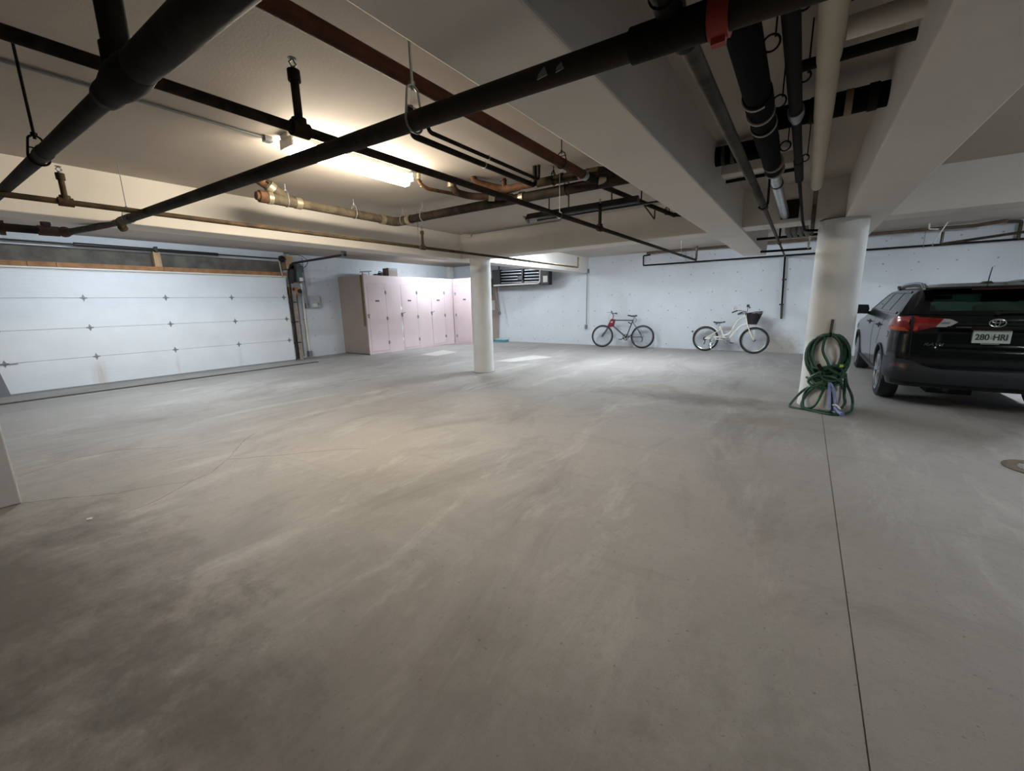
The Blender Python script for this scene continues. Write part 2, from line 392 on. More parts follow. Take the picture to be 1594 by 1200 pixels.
# ------------------------------------------------------------------ pipework
def ring_hanger(t, p, r, ztop, mat=None, ax='x', rod_r=0.006, yoke=0.10):
    """clevis ring round the pipe at p with a rod up to the slab; ax = direction of the pipe"""
    mat = mat or IRON; x, y, z = p; pts = []
    n = 20
    for k in range(n+1):
        a = -PI*1.15/1 * (k/n) - (-PI*1.075)  # lower loop
        a = PI*0.93 + (PI*1.14)*(k/n)
        u, w = (r+0.008)*math.cos(a), (r+0.008)*math.sin(a)
        pts.append((x, y+u, z+w) if ax == 'x' else (x+u, y, z+w))
    topz = z + r + yoke
    w = r*0.75; a_, b_ = ((x, y-w, topz-0.012), (x, y+w, topz-0.012)) if ax == 'x' else ((x-w, y, topz-0.012), (x+w, y, topz-0.012))
    if (Vector(pts[0])-Vector(a_)).length > (Vector(pts[0])-Vector(b_)).length: a_, b_ = b_, a_
    lo = [(x, y, topz), a_] + pts + [b_, (x, y, topz)]
    mb = MB().tube(fillet(lo, 0.025, 4), 0.0055, 6)
    zb = z+r+0.012; q = r+0.004; mb.cyl((x, y-q, zb) if ax == 'x' else (x-q, y, zb), (x, y+q, zb) if ax == 'x' else (x+q, y, zb), 0.004, 6)
    h = obj('hanger', mb, mat, t)
    obj('rod', MB().cyl((x, y, topz-0.02), (x, y, ztop), rod_r, 8), mat, h)
    obj('nut', MB().cyl((x, y, topz-0.006), (x, y, topz+0.012), rod_r*2.2, 6), mat, h, False)
def band(t, p, q, r, mat, name='coupling'): obj(name, MB().cyl(p, q, r, 20), mat, t)
def lerp(a, b, s): return tuple(a[i]+(b[i]-a[i])*s for i in range(3))

# two sprinkler branch lines running into depth
def sprinkler_line(label, x, z, y0, y1, r, tees, mat, rods, endup):
    t = thing('sprinkler_pipe', label, 'pipe', (x, (y0+y1)/2, z))
    obj('pipe', MB().tube(fillet([(x, y0, z), (x, y1, z), (x, y1, z+endup)], 0.03), r, 14), mat, t)
    for y, top in tees:
        obj('tee', MB().cyl((x, y-0.045, z), (x, y+0.045, z), r*1.55, 14).cyl((x, y, z), (x, y, z+0.05), r*1.5, 14), mat, t)
        rs = obj('riser', MB().cyl((x, y, z), (x, y, top-0.06), r*0.85, 12).cyl((x, y, top-0.10), (x, y, top-0.05), r*1.25, 12), mat, t)
        hd = MB().cyl((x, y, top-0.06), (x, y, top-0.035), 0.012, 10)
        hd.tube([(x, y-0.004, top-0.04), (x, y-0.018, top-0.02), (x, y, top)], 0.004, 6).tube([(x, y, top-0.04), (x, y+0.018, top-0.02), (x, y, top)], 0.004, 6)
        hd.lathe([(0.004, 0), (0.020, 0.002), (0.020, 0.005)], (x, y, top-0.002), 'z', 12)
        obj('sprinkler_head', hd, STEEL, rs)
    for y in rods:
        h = obj('hanger', MB().torus((x, y, z), r+0.006, 0.004, 'y', 18, 6), COND, t)
        obj('rod', MB().cyl((x, y, z+r), (x, y, ZS), 0.004, 6), COND, h)
    return t
s1 = sprinkler_line('black sprinkler pipe running under the warm lit strip light toward the bikes', -2.21, 2.40, -3.0, 10.75, 0.024, [(1.28, 2.72), (5.1, 2.74)], mat_rustpipe('brown_black_pipe', '#2e2720', '#171411', 0.65), [4.05, 9.3], 0.32)
s2 = sprinkler_line('thin olive sprinkler pipe running along the left beam past the slim column', -5.06, 2.40, -1.0, 10.3, 0.023, [(0.835, 2.67), (4.76, 2.70)], OLIVE, [4.68, 7.9], 0.26)

# large drain pipes across the picture
def drain(label, a, b, r, mat):
    t = thing('drain_pipe', label, 'pipe', lerp(a, b, 0.5)); return t
# long pipe
def P3(x): return (x, 1.37, 2.454 - (x+6.329)*0.0351)
t = drain('long black drain pipe crossing under the ceiling with a red band', P3(-6.3), P3(1.5), 0.038, IRON2)
obj('pipe', MB().cyl(P3(-6.02), P3(2.2), 0.039, 20), mat_rustpipe('long_pipe_paint', '#3a342e', '#191614', 0.6, (0.40, 0.65), 1.6), t)
ring_hanger(t, P3(-1.46), 0.039, ZS, STEEL, 'x')
ring_hanger(t, P3(-5.72), 0.039, ZS, COND, 'x', 0.004, 0.07)
band(t, P3(-5.95), P3(-5.62), 0.043, GREYP)
band(t, P3(-0.285), P3(-0.235), 0.052, REDP, 'red_clamp')
obj('clamp_ear', MB().box((-0.278, 1.36, 2.175), (-0.242, 1.385, 2.215)), REDP, t, False)
band(t, P3(-0.50), P3(-0.29), 0.047, IRON, 'tee_body')
elb = [P3(-5.97), P3(-6.14), (-6.45, 1.22, 2.41), (-6.72, 1.08, 2.385)]
obj('offset_pipe', MB().tube(fillet(elb, 0.08), 0.032, 16), GREYP, t)
obj('stub_cap', MB().cyl((-6.08, 1.37, 2.44), (-6.11, 1.40, 2.40), 0.032, 16).cyl((-6.105, 1.395, 2.405), (-6.125, 1.412, 2.385), 0.041, 16), OLIVE, t)
for xx, k in ((-0.74, 1.0), (-0.81, 1.3)): obj('torn_tag', MB().prism([(xx, 2.235), (xx+0.03*k, 2.24), (xx+0.022*k, 2.24+0.02*k), (xx+0.005, 2.25)], 1.326, 1.330, 'xz'), M('torn_grey_tag', '#8b8781', 0.7), t, False)
# shorter, nearer pipe with a wye
def P4(x): return (x, 0.53, 2.453 - (x+5.047)*0.0585)
t = drain('short black drain pipe at upper left with a wye and riser', P4(-5), P4(-1), 0.045, IRON2)
lp = mat_rustpipe('near_pipe_paint', '#3a352f', '#191614', 0.6, (0.40, 0.65), 2)
obj('pipe', MB().cyl(P4(-6.0), P4(-2.06), 0.034, 20), lp, t)
obj('large_pipe', MB().cyl(P4(-1.92), P4(1.5), 0.05, 24), lp, t)
obj('wye_body', MB().tube([P4(-2.16), P4(-2.10), P4(-1.98), P4(-1.88), P4(-1.80)], [0.046, 0.046, 0.058, 0.058, 0.051], 24), IRON, t)
q = P4(-1.97)
obj('riser', MB().cyl(q, (q[0], q[1], ZS), 0.040, 20).cyl((q[0], q[1], q[2]+0.05), (q[0], q[1], q[2]+0.10), 0.048, 20), IRON, t)
obj('cleanout_band', MB().cyl(P4(-2.20), P4(-2.14), 0.044, 20), GREYP, t)
ring_hanger(t, P4(-3.62), 0.034, ZS, IRON, 'x', 0.007, 0.08)
band(t, P4(-3.56), P4(-3.44), 0.038, GREYP)

# rust coloured pipe into depth
t = thing('rust_drain_pipe', 'rust red drain pipe beside the middle beam entering depth', 'pipe', (-1.95, 1.5, 2.76))
obj('pipe', MB().cyl((-1.955, -3.0, 2.77), (-1.955, 4.05, 2.755), 0.042, 20), RUST, t)
ring_hanger(t, (-1.955, 3.62, 2.757), 0.042, ZS, IRON, 'y', 0.005, 0.05)
band(t, (-1.955, 4.05, 2.755), (-1.955, 4.12, 2.755), 0.050, STEEL, 'coupling')
obj('elbow', MB().tube(fillet([(-1.955, 4.05, 2.755), (-1.955, 4.30, 2.755), (-1.6, 4.48, 2.75), (-1.27, 4.62, 2.74)], 0.12), 0.045, 18), IRON, t)
band(t, (-1.90, 4.33, 2.754), (-1.83, 4.365, 2.753), 0.053, BAND, 'coupling')
band(t, (-1.62, 4.47, 2.75), (-1.55, 4.50, 2.749), 0.053, STEEL, 'coupling')
# two black conduits
for lab, x, z, r, y0 in (('black pipe pair member nearest the lit strip light', -2.53, 2.75, 0.024, 2.34), ('thin black pipe beside the rust red drain pipe', -2.48, 2.80, 0.016, 2.46)):
    t = thing('hot_water_pipe', lab, 'pipe', (x, 3.3, z))
    obj('pipe', MB().tube(fillet([(x, y0, ZS-0.004), (x, y0, z), (x, 4.08, z), (x, 4.08, ZS-0.004)], 0.05), r, 12), IRON2, t)
    obj('clip', MB().torus((x, 3.2, z), r+0.004, 0.005, 'y', 14, 6), STEEL, t)

# grey-brown cast iron run along the left beam then across
t = thing('cast_iron_drain', 'grey cast iron drain pipe with elbow hung beside the left beam', 'pipe', (-5.2, 3.5, 2.755))
r7 = 0.056
obj('pipe', MB().cyl((-5.2, 2.86, 2.76), (-5.22, 4.15, 2.755), r7, 22), CAST, t)
obj('elbow', MB().tube(fillet([(-5.22, 4.15, 2.755), (-5.23, 4.40, 2.752), (-4.92, 4.385, 2.75)], 0.16, 8), r7+0.008, 22), CAST, t)
obj('cross_pipe', MB().cyl((-4.9, 4.385, 2.75), (-1.30, 4.38, 2.725), r7, 22), mat_rustpipe('cross_pipe_iron', '#352e27', '#1d1916', 0.6), t)
obj('wye', MB().tube([(-5.2, 2.50, 2.76), (-5.2, 2.90, 2.76)], r7+0.006, 22).tube(fillet([(-5.2, 2.80, 2.77), (-5.2, 2.62, 2.86), (-5.2, 2.50, 2.92)], 0.05), r7, 22), CAST, t)
obj('cleanout_plug', MB().tube([(-5.2, 2.40, 2.76), (-5.2, 2.43, 2.76), (-5.2, 2.431, 2.76), (-5.2, 2.50, 2.76)], [0.046, 0.046, 0.066, 0.066], 22), COPPER, t)
obj('branch', MB().cyl((-5.2, 2.53, 2.905), (-5.2, 2.40, 2.97), r7, 22), COPPER, t)
for a, b in (((-5.2, 2.52, 2.76), (-5.2, 2.57, 2.76)), ((-5.2, 2.84, 2.76), (-5.2, 2.91, 2.76)), ((-5.22, 4.10, 2.755), (-5.22, 4.17, 2.755)), ((-4.95, 4.385, 2.75), (-4.88, 4.385, 2.75)), ((-5.2, 2.60, 2.86), (-5.2, 2.55, 2.895)), ((-2.92, 4.38, 2.737), (-2.86, 4.38, 2.737))):
    band(t, a, b, r7+0.013, BAND)
for y in (2.74, 3.66): ring_hanger(t, (-5.2, y, 2.758), r7, ZS, COND, 'y', 0.006, 0.06)
for x in (-5.05, -4.62, -2.3): ring_hanger(t, (x, 4.385, 2.752+(x+5)*-0.005), r7, ZS, COND if x < -3 else IRON, 'x', 0.006, 0.06)
# brown branch with elbow near the dark fixture
t = thing('waste_branch', 'brown waste branch dropping from slab with an elbow', 'pipe', (-3.3, 4.0, 2.77))
obj('pipe', MB().tube(fillet([(-3.5, 3.80, ZS), (-3.48, 3.82, 2.79), (-3.40, 4.02, 2.765), (-3.02, 4.36, 2.76)], 0.10, 8), 0.040, 18), mat_rustpipe('brown_iron', '#45352c', '#2a201a', 0.6), t)
obj('hub', MB().cyl((-3.5, 3.80, 2.84), (-3.5, 3.80, 2.93), 0.048, 18), BAND, t)
band(t, (-3.24, 4.16, 2.763), (-3.19, 4.21, 2.762), 0.05, BAND)
t = thing('copper_branch', 'orange copper waste pipe beside the ceiling above the dark cross pipe', 'pipe', (-2.7, 4.2, 2.82))
obj('pipe', MB().tube(fillet([(-3.30, 3.95, ZS), (-3.28, 3.97, 2.89), (-3.05, 4.20, 2.82), (-2.60, 4.22, 2.815)], 0.08), 0.040, 18), COPPER, t)
obj('dark_section', MB().cyl((-2.60, 4.22, 2.815), (-1.85, 4.24, 2.805), 0.046, 18), mat_rustpipe('aged_brass', '#3a2e1f', '#1f1913', 0.6), t)
for x in (-2.60, -2.28): band(t, (x-0.02, 4.22, 2.814), (x+0.02, 4.22, 2.813), 0.050, BAND if x < -2.5 else IRON)
obj('cleanout', MB().cyl((-3.02, 4.19, 2.84), (-3.02, 4.17, 2.93), 0.030, 12).cyl((-3.02, 4.17, 2.90), (-3.02, 4.17, 2.915), 0.042, 12), RUSTR, t)
obj('pink_coupling', MB().cyl((-2.08, 4.235, 2.808), (-1.99, 4.238, 2.807), 0.052, 18), M('pink_tape', '#a87f86', 0.7), t)
obj('pipe_drop', MB().tube(fillet([(-1.99, 4.24, 2.807), (-1.80, 4.25, 2.80), (-1.62, 4.52, 2.76)], 0.08), 0.048, 18), IRON, t)
ring_hanger(t, (-2.38, 4.225, 2.812), 0.046, ZS, IRON, 'x', 0.005, 0.04)
t = thing('copper_water_line', 'slim copper water line hooking under the lit strip light', 'pipe', (-3.6, 3.6, 2.8))
obj('pipe', MB().tube(fillet([(-3.64, 3.42, ZS-0.004), (-3.64, 3.42, 2.84), (-3.62, 3.52, 2.79), (-3.42, 4.2, 2.775), (-2.9, 4.34, 2.83)], 0.06), 0.020, 12), COPPER, t)
obj('valve', MB().cyl((-3.64, 3.42, 2.87), (-3.64, 3.42, 2.93), 0.028, 12).cyl((-3.64, 3.46, 2.80), (-3.64, 3.46, 2.87), 0.010, 10), BAND, t)

# dark unlit fixture on brackets
t = thing('unlit_strip_light', 'dark unlit strip light hung on short brackets below the slab', 'light', (-2.57, 5.2, 2.68))
obj('reflector', MB().prism([(5.13, 2.655), (5.27, 2.655), (5.22, 2.735), (5.18, 2.735)], -3.35, -1.76, 'yz'), M('dark_fixture', '#2d2b2a', 0.4, 0.4, var=0.2), t, False)
obj('lower_lip', MB().box((-3.2, 5.20, 2.625), (-1.45, 5.24, 2.645)), BLACK, t, False)
obj('end_plate', MB().prism([(5.10, 2.70), (5.24, 2.62), (5.24, 2.70)], -3.38, -3.35, 'yz'), GREY, t, False)
for x in (-3.0, -2.7, -2.1): obj('bracket', MB().tube(fillet([(x, 5.2, 2.73), (x, 5.2, ZS)], 0.02), 0.009, 8), BLACK, t)
# small pipes beside the middle beam
t = thing('vent_pipe', 'thin dark pipe with ring hanger entering the middle beam', 'pipe', (-1.7, 5.6, 2.76))
obj('pipe', MB().cyl((-2.05, 4.7, 2.80), (-1.68, 6.55, 2.70), 0.028, 14), IRON, t)
obj('turn', MB().cyl((-1.69, 6.5, 2.70), (-1.27, 6.6, 2.68), 0.030, 14), IRON, t)
ring_hanger(t, (-1.72, 6.3, 2.713), 0.028, ZS, IRON, 'y', 0.004, 0.04)
obj('bracket', MB().prism([(-1.66, 2.72), (-1.45, 2.68), (-1.60, 2.80)], 6.5, 6.56, 'xz'), IRON, t, False)
t = thing('thin_tube', 'thin bent black tube below the ring hung vent pipe', 'pipe', (-1.9, 5.6, 2.7))
obj('tube', MB().tube(fillet([(-1.78, 5.36, 2.93), (-1.78, 5.36, 2.70), (-1.86, 6.2, 2.62), (-1.86, 6.2, 2.74)], 0.02), 0.009, 8), IRON, t)

# ceiling conduits
t = thing('ceiling_conduit', 'thin grey conduit on the slab leading to the lit strip light', 'conduit', (-3.91, 0, 2.93))
obj('conduit', MB().cyl((-3.91, -4.0, 2.935), (-3.91, 3.3, 2.935), 0.011, 10), COND, t)
obj('junction_box', MB().box((-3.94, 1.93, 2.905), (-3.88, 1.99, ZS)), STEEL, t, False)
t = thing('corner_conduit', 'pale conduit along the slab corner above the slim column', 'conduit', (-4.7, 6.8, 2.92))
obj('conduit', MB().tube(fillet([(-5.95, 6.84, 2.925), (-3.7, 6.82, 2.925), (-3.5, 6.5, 2.935)], 0.08), 0.011, 10), COND, t)
obj('junction_box', MB().cyl((-5.92, 6.83, 2.90), (-5.80, 6.83, 2.90), 0.035, 12), BEAM, t)

# supply pipe with red fittings by the door
t = thing('supply_pipe', 'thick dark supply pipe with red fittings above the garage door', 'pipe', (-6.8, 0.3, 2.385))
obj('pipe', MB().cyl((-6.92, -2.0, 2.39), (-6.80, 0.95, 2.385), 0.042, 18), mat_rustpipe('dark_red_pipe', '#2e1d1a', '#191312', 0.5), t)
obj('red_tee', MB().cyl((-6.815, 0.86, 2.385), (-6.795, 1.02, 2.385), 0.052, 18).cyl((-6.80, 0.93, 2.39), (-6.80, 0.93, 2.475), 0.036, 16).cyl((-6.80, 0.93, 2.44), (-6.80, 0.93, 2.475), 0.043, 16), RUSTR, t)
obj('red_coupling', MB().cyl((-6.795, 1.02, 2.385), (-6.70, 1.09, 2.385), 0.038, 16).cyl((-6.79, 1.05, 2.385), (-6.755, 1.06, 2.385), 0.055, 16), RUSTR, t)
obj('flange', MB().cyl((-6.88, 0.60, 2.388), (-6.878, 0.64, 2.388), 0.075, 18), OLIVE, t)

# ---- pipes in the narrow bay between the middle and right beams
t = thing('grey_waste_pipe', 'long grey waste pipe running over the middle bay to the far wall', 'pipe', (-0.4, 3, 2.3))
obj('pipe', MB().cyl((-0.385, 1.37, 2.30), (-0.40, 4.75, 2.33), 0.028, 16), mat_rustpipe('dark_grey_pipe', '#4a463e', '#2b2824', 0.65, (0.4, 0.65), 3), t)
obj('thin_pipe', MB().tube(fillet([(-0.40, 4.75, 2.33), (-0.543, 13.2, 2.53)], 0.05), 0.019, 14), GREYP, t)
obj('near_pipe', MB().cyl((-0.385, -3.0, 2.285), (-0.385, 1.37, 2.30), 0.036, 16), IRON2, t)
for y in (1.30, 1.50): band(t, (-0.385, y-0.025, 2.30), (-0.385, y+0.03, 2.30), 0.042, IRON)
band(t, (-0.40, 4.68, 2.33), (-0.40, 4.78, 2.33), 0.030, GREYP)
h = obj('strap', MB().tube(fillet([(-0.37, 4.62, 2.60), (-0.365, 4.62, 2.33), (-0.40, 4.62, 2.29), (-0.437, 4.62, 2.32)], 0.03), 0.010, 8), IRON, t)
obj('far_hook', MB().torus((-0.47, 8.9, 2.43), 0.024, 0.006, 'y', 14, 6), IRON, t)
t = thing('wrapped_drain', 'fat black wrapped drain with pale straps and foil end in the middle bay', 'pipe', (-0.3, 3, 2.6))
obj('pipe', MB().cyl((-0.31, -3.0, 2.62), (-0.325, 2.85, 2.60), 0.068, 22), WRAP, t)
for i, (a, b, r) in enumerate(((2.85, 3.05, 0.074), (3.05, 3.32, 0.068), (3.32, 3.9, 0.072), (3.9, 4.35, 0.066), (4.35, 4.55, 0.068))):
    obj('wrap', MB().cyl((-0.325-i*0.003, a, 2.60), (-0.328-i*0.003, b, 2.60), r, 22), WRAP, t)
for y in (2.88, 3.12, 3.34, 4.30, 4.52): obj('strap', MB().cyl((-0.33, y, 2.60), (-0.33, y+0.022, 2.60), 0.0765, 22), M('pale_strap', '#a9a294', 0.6), t)
obj('cone', MB().tube([(-0.34, 4.55, 2.60), (-0.342, 4.75, 2.60)], [0.066, 0.05], 20), FOIL, t)
obj('foil_pipe', MB().cyl((-0.342, 4.72, 2.60), (-0.33, 6.9, 2.565), 0.048, 20), FOIL, t)
for y in (5.05, 6.45): obj('strap', MB().cyl((-0.338, y, 2.595), (-0.338, y+0.035, 2.594), 0.054, 20), BLACK, t)
for y in (2.45, 3.15, 4.05): 
    h = obj('hanger', MB().torus((-0.24, y, 2.64), 0.035, 0.005, 'y', 16, 6), IRON, t); obj('rod', MB().cyl((-0.225, y, 2.66), (-0.225, y, ZS), 0.004, 6), IRON, h)
t = thing('black_supply_pipe', 'straight black supply pipe between wrapped drain and white insulated pipe', 'pipe', (-0.16, 3, 2.66))
obj('pipe', MB().cyl((-0.155, -3.0, 2.65), (-0.165, 3.45, 2.66), 0.036, 18), IRON2, t)
obj('reducer', MB().tube([(-0.165, 3.40, 2.66), (-0.165, 3.5, 2.66), (-0.165, 3.6, 2.66)], [0.046, 0.046, 0.03], 18), STEEL, t)
obj('mid_pipe', MB().cyl((-0.165, 3.55, 2.66), (-0.165, 5.3, 2.65), 0.030, 16).cyl((-0.165, 4.6, 2.655), (-0.165, 5.3, 2.65), 0.036, 16), IRON2, t)
obj('end_pipe', MB().tube(fillet([(-0.165, 5.3, 2.65), (-0.13, 6.85, 2.47), (-0.10, 7.3, 2.40), (0.08, 7.3, 2.385)], 0.08), 0.016, 12), IRON2, t)
for y in (2.3, 3.0, 4.65): 
    h = obj('hanger', MB().torus((-0.12, y, 2.68), 0.028, 0.005, 'y', 16, 6), IRON, t); obj('rod', MB().cyl((-0.105, y, 2.69), (-0.105, y, ZS), 0.004, 6), IRON, h)
t = thing('insulated_pipe', 'white insulated pipe with rounded end overhead beside the right beam', 'pipe', (-0.02, 2.5, 2.70))
obj('insulation', MB().tube([(-0.02, -3.0, 2.70), (-0.02, 5.95, 2.70), (-0.02, 5.99, 2.70), (-0.02, 6.01, 2.70)], [0.054, 0.054, 0.045, 0.02], 24), INSUL, t)
obj('bare_pipe', MB().tube(fillet([(-0.02, 6.0, 2.70), (-0.018, 6.80, 2.66), (-0.016, 6.83, 2.43), (-0.015, 7.9, 2.425)], 0.05), 0.024, 14), GREYP, t)
def crossp(name, label, p, q, r, mat, sleeve=None):
    t = thing(name, label, 'pipe', lerp(p, q, 0.5)); obj('pipe', MB().cyl(p, q, r, 18), mat, t); return t
t = crossp('cross_drain', 'fat black cross drain with tan band above white insulated pipe', (-0.31, 3.80, 2.762), (0.33, 3.80, 2.762), 0.074, WRAP)
band(t, (0.09, 3.80, 2.762), (0.13, 3.80, 2.762), 0.078, M('tan_band', '#8a7866', 0.7))
for x in (-0.1, 0.21): band(t, (x, 3.80, 2.762), (x+0.05, 3.80, 2.762), 0.081, IRON)
t = crossp('cross_black_pipe', 'slim black cross pipe between the thick cross drain and white cross pipe', (-0.16, 2.92, 2.70), (0.33, 2.92, 2.70), 0.027, IRON2)
t = thing('cross_white_pipe', 'white painted cross pipe just before the slim black cross pipe', 'pipe', (0.1, 2.76, 2.75))
obj('pipe', MB().cyl((0.04, 2.765, 2.745), (0.33, 2.765, 2.745), 0.048, 20), BEAM, t)
obj('dark_edge', MB().cyl((0.04, 2.63, 2.80), (0.33, 2.63, 2.80), 0.012, 10), IRON, t)
t = thing('left_cross_ledge', 'white cross ledge with dark edge at the middle beam', 'pipe', (-0.5, 5.0, 2.78))
obj('ledge', MB().box((-0.84, 4.98, 2.74), (-0.14, 5.14, 2.85)), BEAM, t, False, bevel=0.01)
obj('edge_pipe', MB().cyl((-0.84, 5.30, 2.745), (-0.14, 5.30, 2.755), 0.018, 12), IRON, t)
t = thing('left_cross_drain', 'black cross drain stub beside the middle beam with grey strips', 'pipe', (-0.6, 4.6, 2.82))
obj('pipe', MB().cyl((-0.85, 4.65, 2.83), (-0.33, 4.65, 2.83), 0.085, 18), WRAP, t)
for x in (-0.78, -0.70): obj('grey_strip', MB().cyl((x, 4.65, 2.83), (x+0.03, 4.65, 2.83), 0.088, 18), GREYP, t)
# pipes beyond the short cross beam
for lab, p, q, r in (('upper thin black pipe crossing behind the short cross beam', (-0.84, 9.0, 2.54), (0.33, 9.0, 2.53), 0.022), ('lower thin black pipe crossing behind the short cross beam', (-0.84, 10.0, 2.405), (0.0, 10.0, 2.395), 0.022)):
    crossp('far_cross_pipe', lab, p, q, r, IRON)
t = thing('far_duct', 'bunched grey duct hanging behind the short cross beam', 'duct', (-0.28, 9.0, 2.6))
for i, x in enumerate((-0.38, -0.30, -0.21, -0.13)): obj('duct_tube', MB().tube([(x, 8.9, ZS), (x+0.02, 8.9, 2.6), (x+0.06, 8.95, 2.51)], [0.045, 0.045, 0.03], 14), M('duct_grey', '#83817d', 0.6), t)
obj('hang_strap', MB().box((-0.49, 8.88, 2.5), (-0.46, 8.9, ZS)), IRON, t, False)
t = thing('white_strut', 'short white strut hanging behind the short cross beam', 'bracket', (-0.03, 9.0, 2.4))
obj('strut', MB().obox((-0.02, 9.0, ZS), (-0.045, 9.0, 2.31), 0.03, 0.03), WHITE, t, False)

# ---- far wall pipes
t = thing('wall_pipe', 'long thin black pipe running along the upper far wall above the bikes', 'pipe', (0, 13.2, 2.56))
obj('pipe', MB().tube(fillet([(-4.05, 13.2, ZS), (-4.05, 13.2, 2.86), (-4.25, 13.2, 2.85), (-4.24, 13.2, 2.56), (6.5, 13.2, 2.545)], 0.03), 0.022, 12), IRON2, t)
for x in (-3.0, 2.05): 
    h = obj('hanger', MB().torus((x, 13.2, 2.56), 0.028, 0.005, 'x', 14, 6), COND, t); obj('rod', MB().cyl((x, 13.2, 2.5), (x, 13.2, ZS), 0.006, 6), COND, h)
obj('drop_tee', MB().tube(fillet([(3.45, 13.2, 2.55), (3.45, 13.2, 2.90), (3.1, 13.0, 2.90)], 0.04), 0.030, 12), GREYP, t)
t = thing('wall_riser', 'vertical dark pipe fixed to the far wall beside the white bike', 'pipe', (-0.5, 13.25, 1.4))
obj('pipe', MB().tube([(-0.545, 13.24, 2.53), (-0.50, 13.24, 1.25), (-0.483, 13.24, 0.92)], 0.022, 12), IRON2, t)
for z in (1.30, 1.95): obj('clamp', MB().box((-0.56, 13.22, z-0.02), (-0.46, 13.30, z+0.02)), GREYP, t, False)
obj('lower_sleeve', MB().cyl((-0.50, 13.24, 1.28), (-0.484, 13.24, 0.95), 0.028, 12), GREYP, t)
t = thing('wall_conduit', 'thin grey conduit dropping down the far wall left of the dark bike', 'conduit', (-6.18, 13.25, 1.5))
obj('conduit', MB().cyl((-6.17, 13.27, 2.5), (-6.187, 13.27, 0.70), 0.013, 10), COND, t)
obj('junction_box', MB().box((-6.24, 13.22, 2.44), (-6.10, 13.30, 2.58)), GREY, t, False, bevel=0.008)
obj('outlet_box', MB().box((-6.23, 13.23, 0.55), (-6.15, 13.30, 0.70)), GREY, t, False, bevel=0.008)
t = thing('brown_wall_pipe', 'brown pipe high on the far wall above the long thin black pipe', 'pipe', (0, 13.0, 2.9))
obj('pipe', MB().tube(fillet([(-4.1, 13.05, 2.90), (2.0, 13.05, 2.885), (2.75, 12.9, 2.86), (3.1, 12.6, 2.87)], 0.08), 0.036, 14), mat_rustpipe('dull_brown_pipe', '#6b5a4d', '#574a40', 0.6), t)
t = thing('sprinkler_branch', 'thin pipe rising from left to right over the car in the right bay', 'pipe', (2.3, 11, 2.5))
obj('pipe', MB().tube(fillet([(1.98, 11.2, 2.62), (1.98, 11.2, 2.40), (2.95, 10.2, 2.44), (4.2, 8.9, 2.47)], 0.03), 0.023, 12), GREYP, t)
obj('tee', MB().cyl((2.82, 10.34, 2.435), (2.95, 10.2, 2.44), 0.040, 12).cyl((2.9, 10.27, 2.44), (2.92, 10.26, 2.66), 0.028, 12), IRON, t)
t = thing('white_hanger', 'white rod hanger dropping to the far wall pipe above the car', 'bracket', (2.2, 12.3, 2.75))
obj('rod', MB().cyl((2.27, 12.6, ZS), (2.10, 12.6, 2.53), 0.013, 8), WHITE, t)
obj('clip', MB().torus((2.10, 12.6, 2.52), 0.03, 0.007, 'x', 14, 6), COND, t)
obj('bracket_arm', MB().tube(fillet([(2.0, 12.6, ZS), (2.0, 12.6, 2.84), (2.15, 12.6, 2.82)], 0.03), 0.014, 8), WHITE, t)
# ------------------------------------------------------------------ garage door
DX = -12.05
door = thing('door_1', '', ''); del door['label']; del door['category']; struct(door); door.location = (DX, 3.3, 0)
zs = [0.03, 0.605, 1.205, 1.805, 2.335]
for i in range(4): obj('panel', MB().box((DX-0.05, 0.50, zs[i]+0.0022), (DX, 6.05, zs[i+1]-0.0022)), DOOR, door, False, bevel=0.006)
obj('bottom_seal', MB().box((DX-0.055, 0.50, 0.0), (DX+0.004, 6.05, 0.032)), M('seal', '#8c9092', 0.6), door, False)
obj('top_strip', MB().box((DX-0.05, 0.45, 2.362), (DX+0.02, 6.08, 2.395)).box((DX-0.05, 0.45, 2.335), (DX+0.01, 6.08, 2.352)), WHITE, door, False)
for y in (0.70, 1.93, 3.27, 4.62, 5.93):
    for z in zs[1:4]:
        h = obj('hinge', MB().prism([(y-0.03, z), (y, z+0.075), (y+0.03, z), (y, z-0.075)], DX, DX+0.006, 'yz').box((DX, y-0.05, z-0.012), (DX+0.012, y+0.05, z+0.012)), STEEL, door, False)
        obj('hinge_pin', MB().cyl((DX+0.014, y-0.055, z), (DX+0.014, y+0.055, z), 0.009, 8), GREY, h)
def track(y, flip):
    mb = MB(); P = fillet([(DX+0.06, y, 0.05), (DX+0.06, y, 2.72), (-9.2, y, 2.74)], 0.40, 10)
    for a, b in zip(P, P[1:]): mb.obox(a, b, 0.055, 0.022, (0, 1, 0))
    return mb
for y in (0.44, 6.12): obj('track', track(y, 0), BLACK, door, False)
obj('track_bracket', MB().box((-9.32, 6.08, 2.70), (-9.24, 6.18, 3.05)).obox((-9.28, 6.12, 3.0), (-8.9, 6.12, 2.80), 0.03, 0.02), GREY, door, False)
for z in (0.5, 1.1, 1.65): obj('track_bracket', MB().box((DX-0.02, 6.06, z), (DX+0.07, 6.24, z+0.03)), BLACK, door, False)
obj('torsion_tube', MB().cyl((-12.0, 0.4, 2.85), (-12.0, 6.1, 2.85), 0.016, 12), BLACK, door)
for a, b in ((1.95, 3.2), (3.28, 4.45)): obj('torsion_spring', MB().tube([(-12.0, a+(b-a)*k/60, 2.85) for k in range(61)], [0.034 + 0.003*(k % 2) for k in range(61)], 12), BLACK, door)
obj('centre_bracket', MB().box((-12.08, 3.22, 2.80), (-11.97, 3.27, 2.92)), BLACK, door, False)
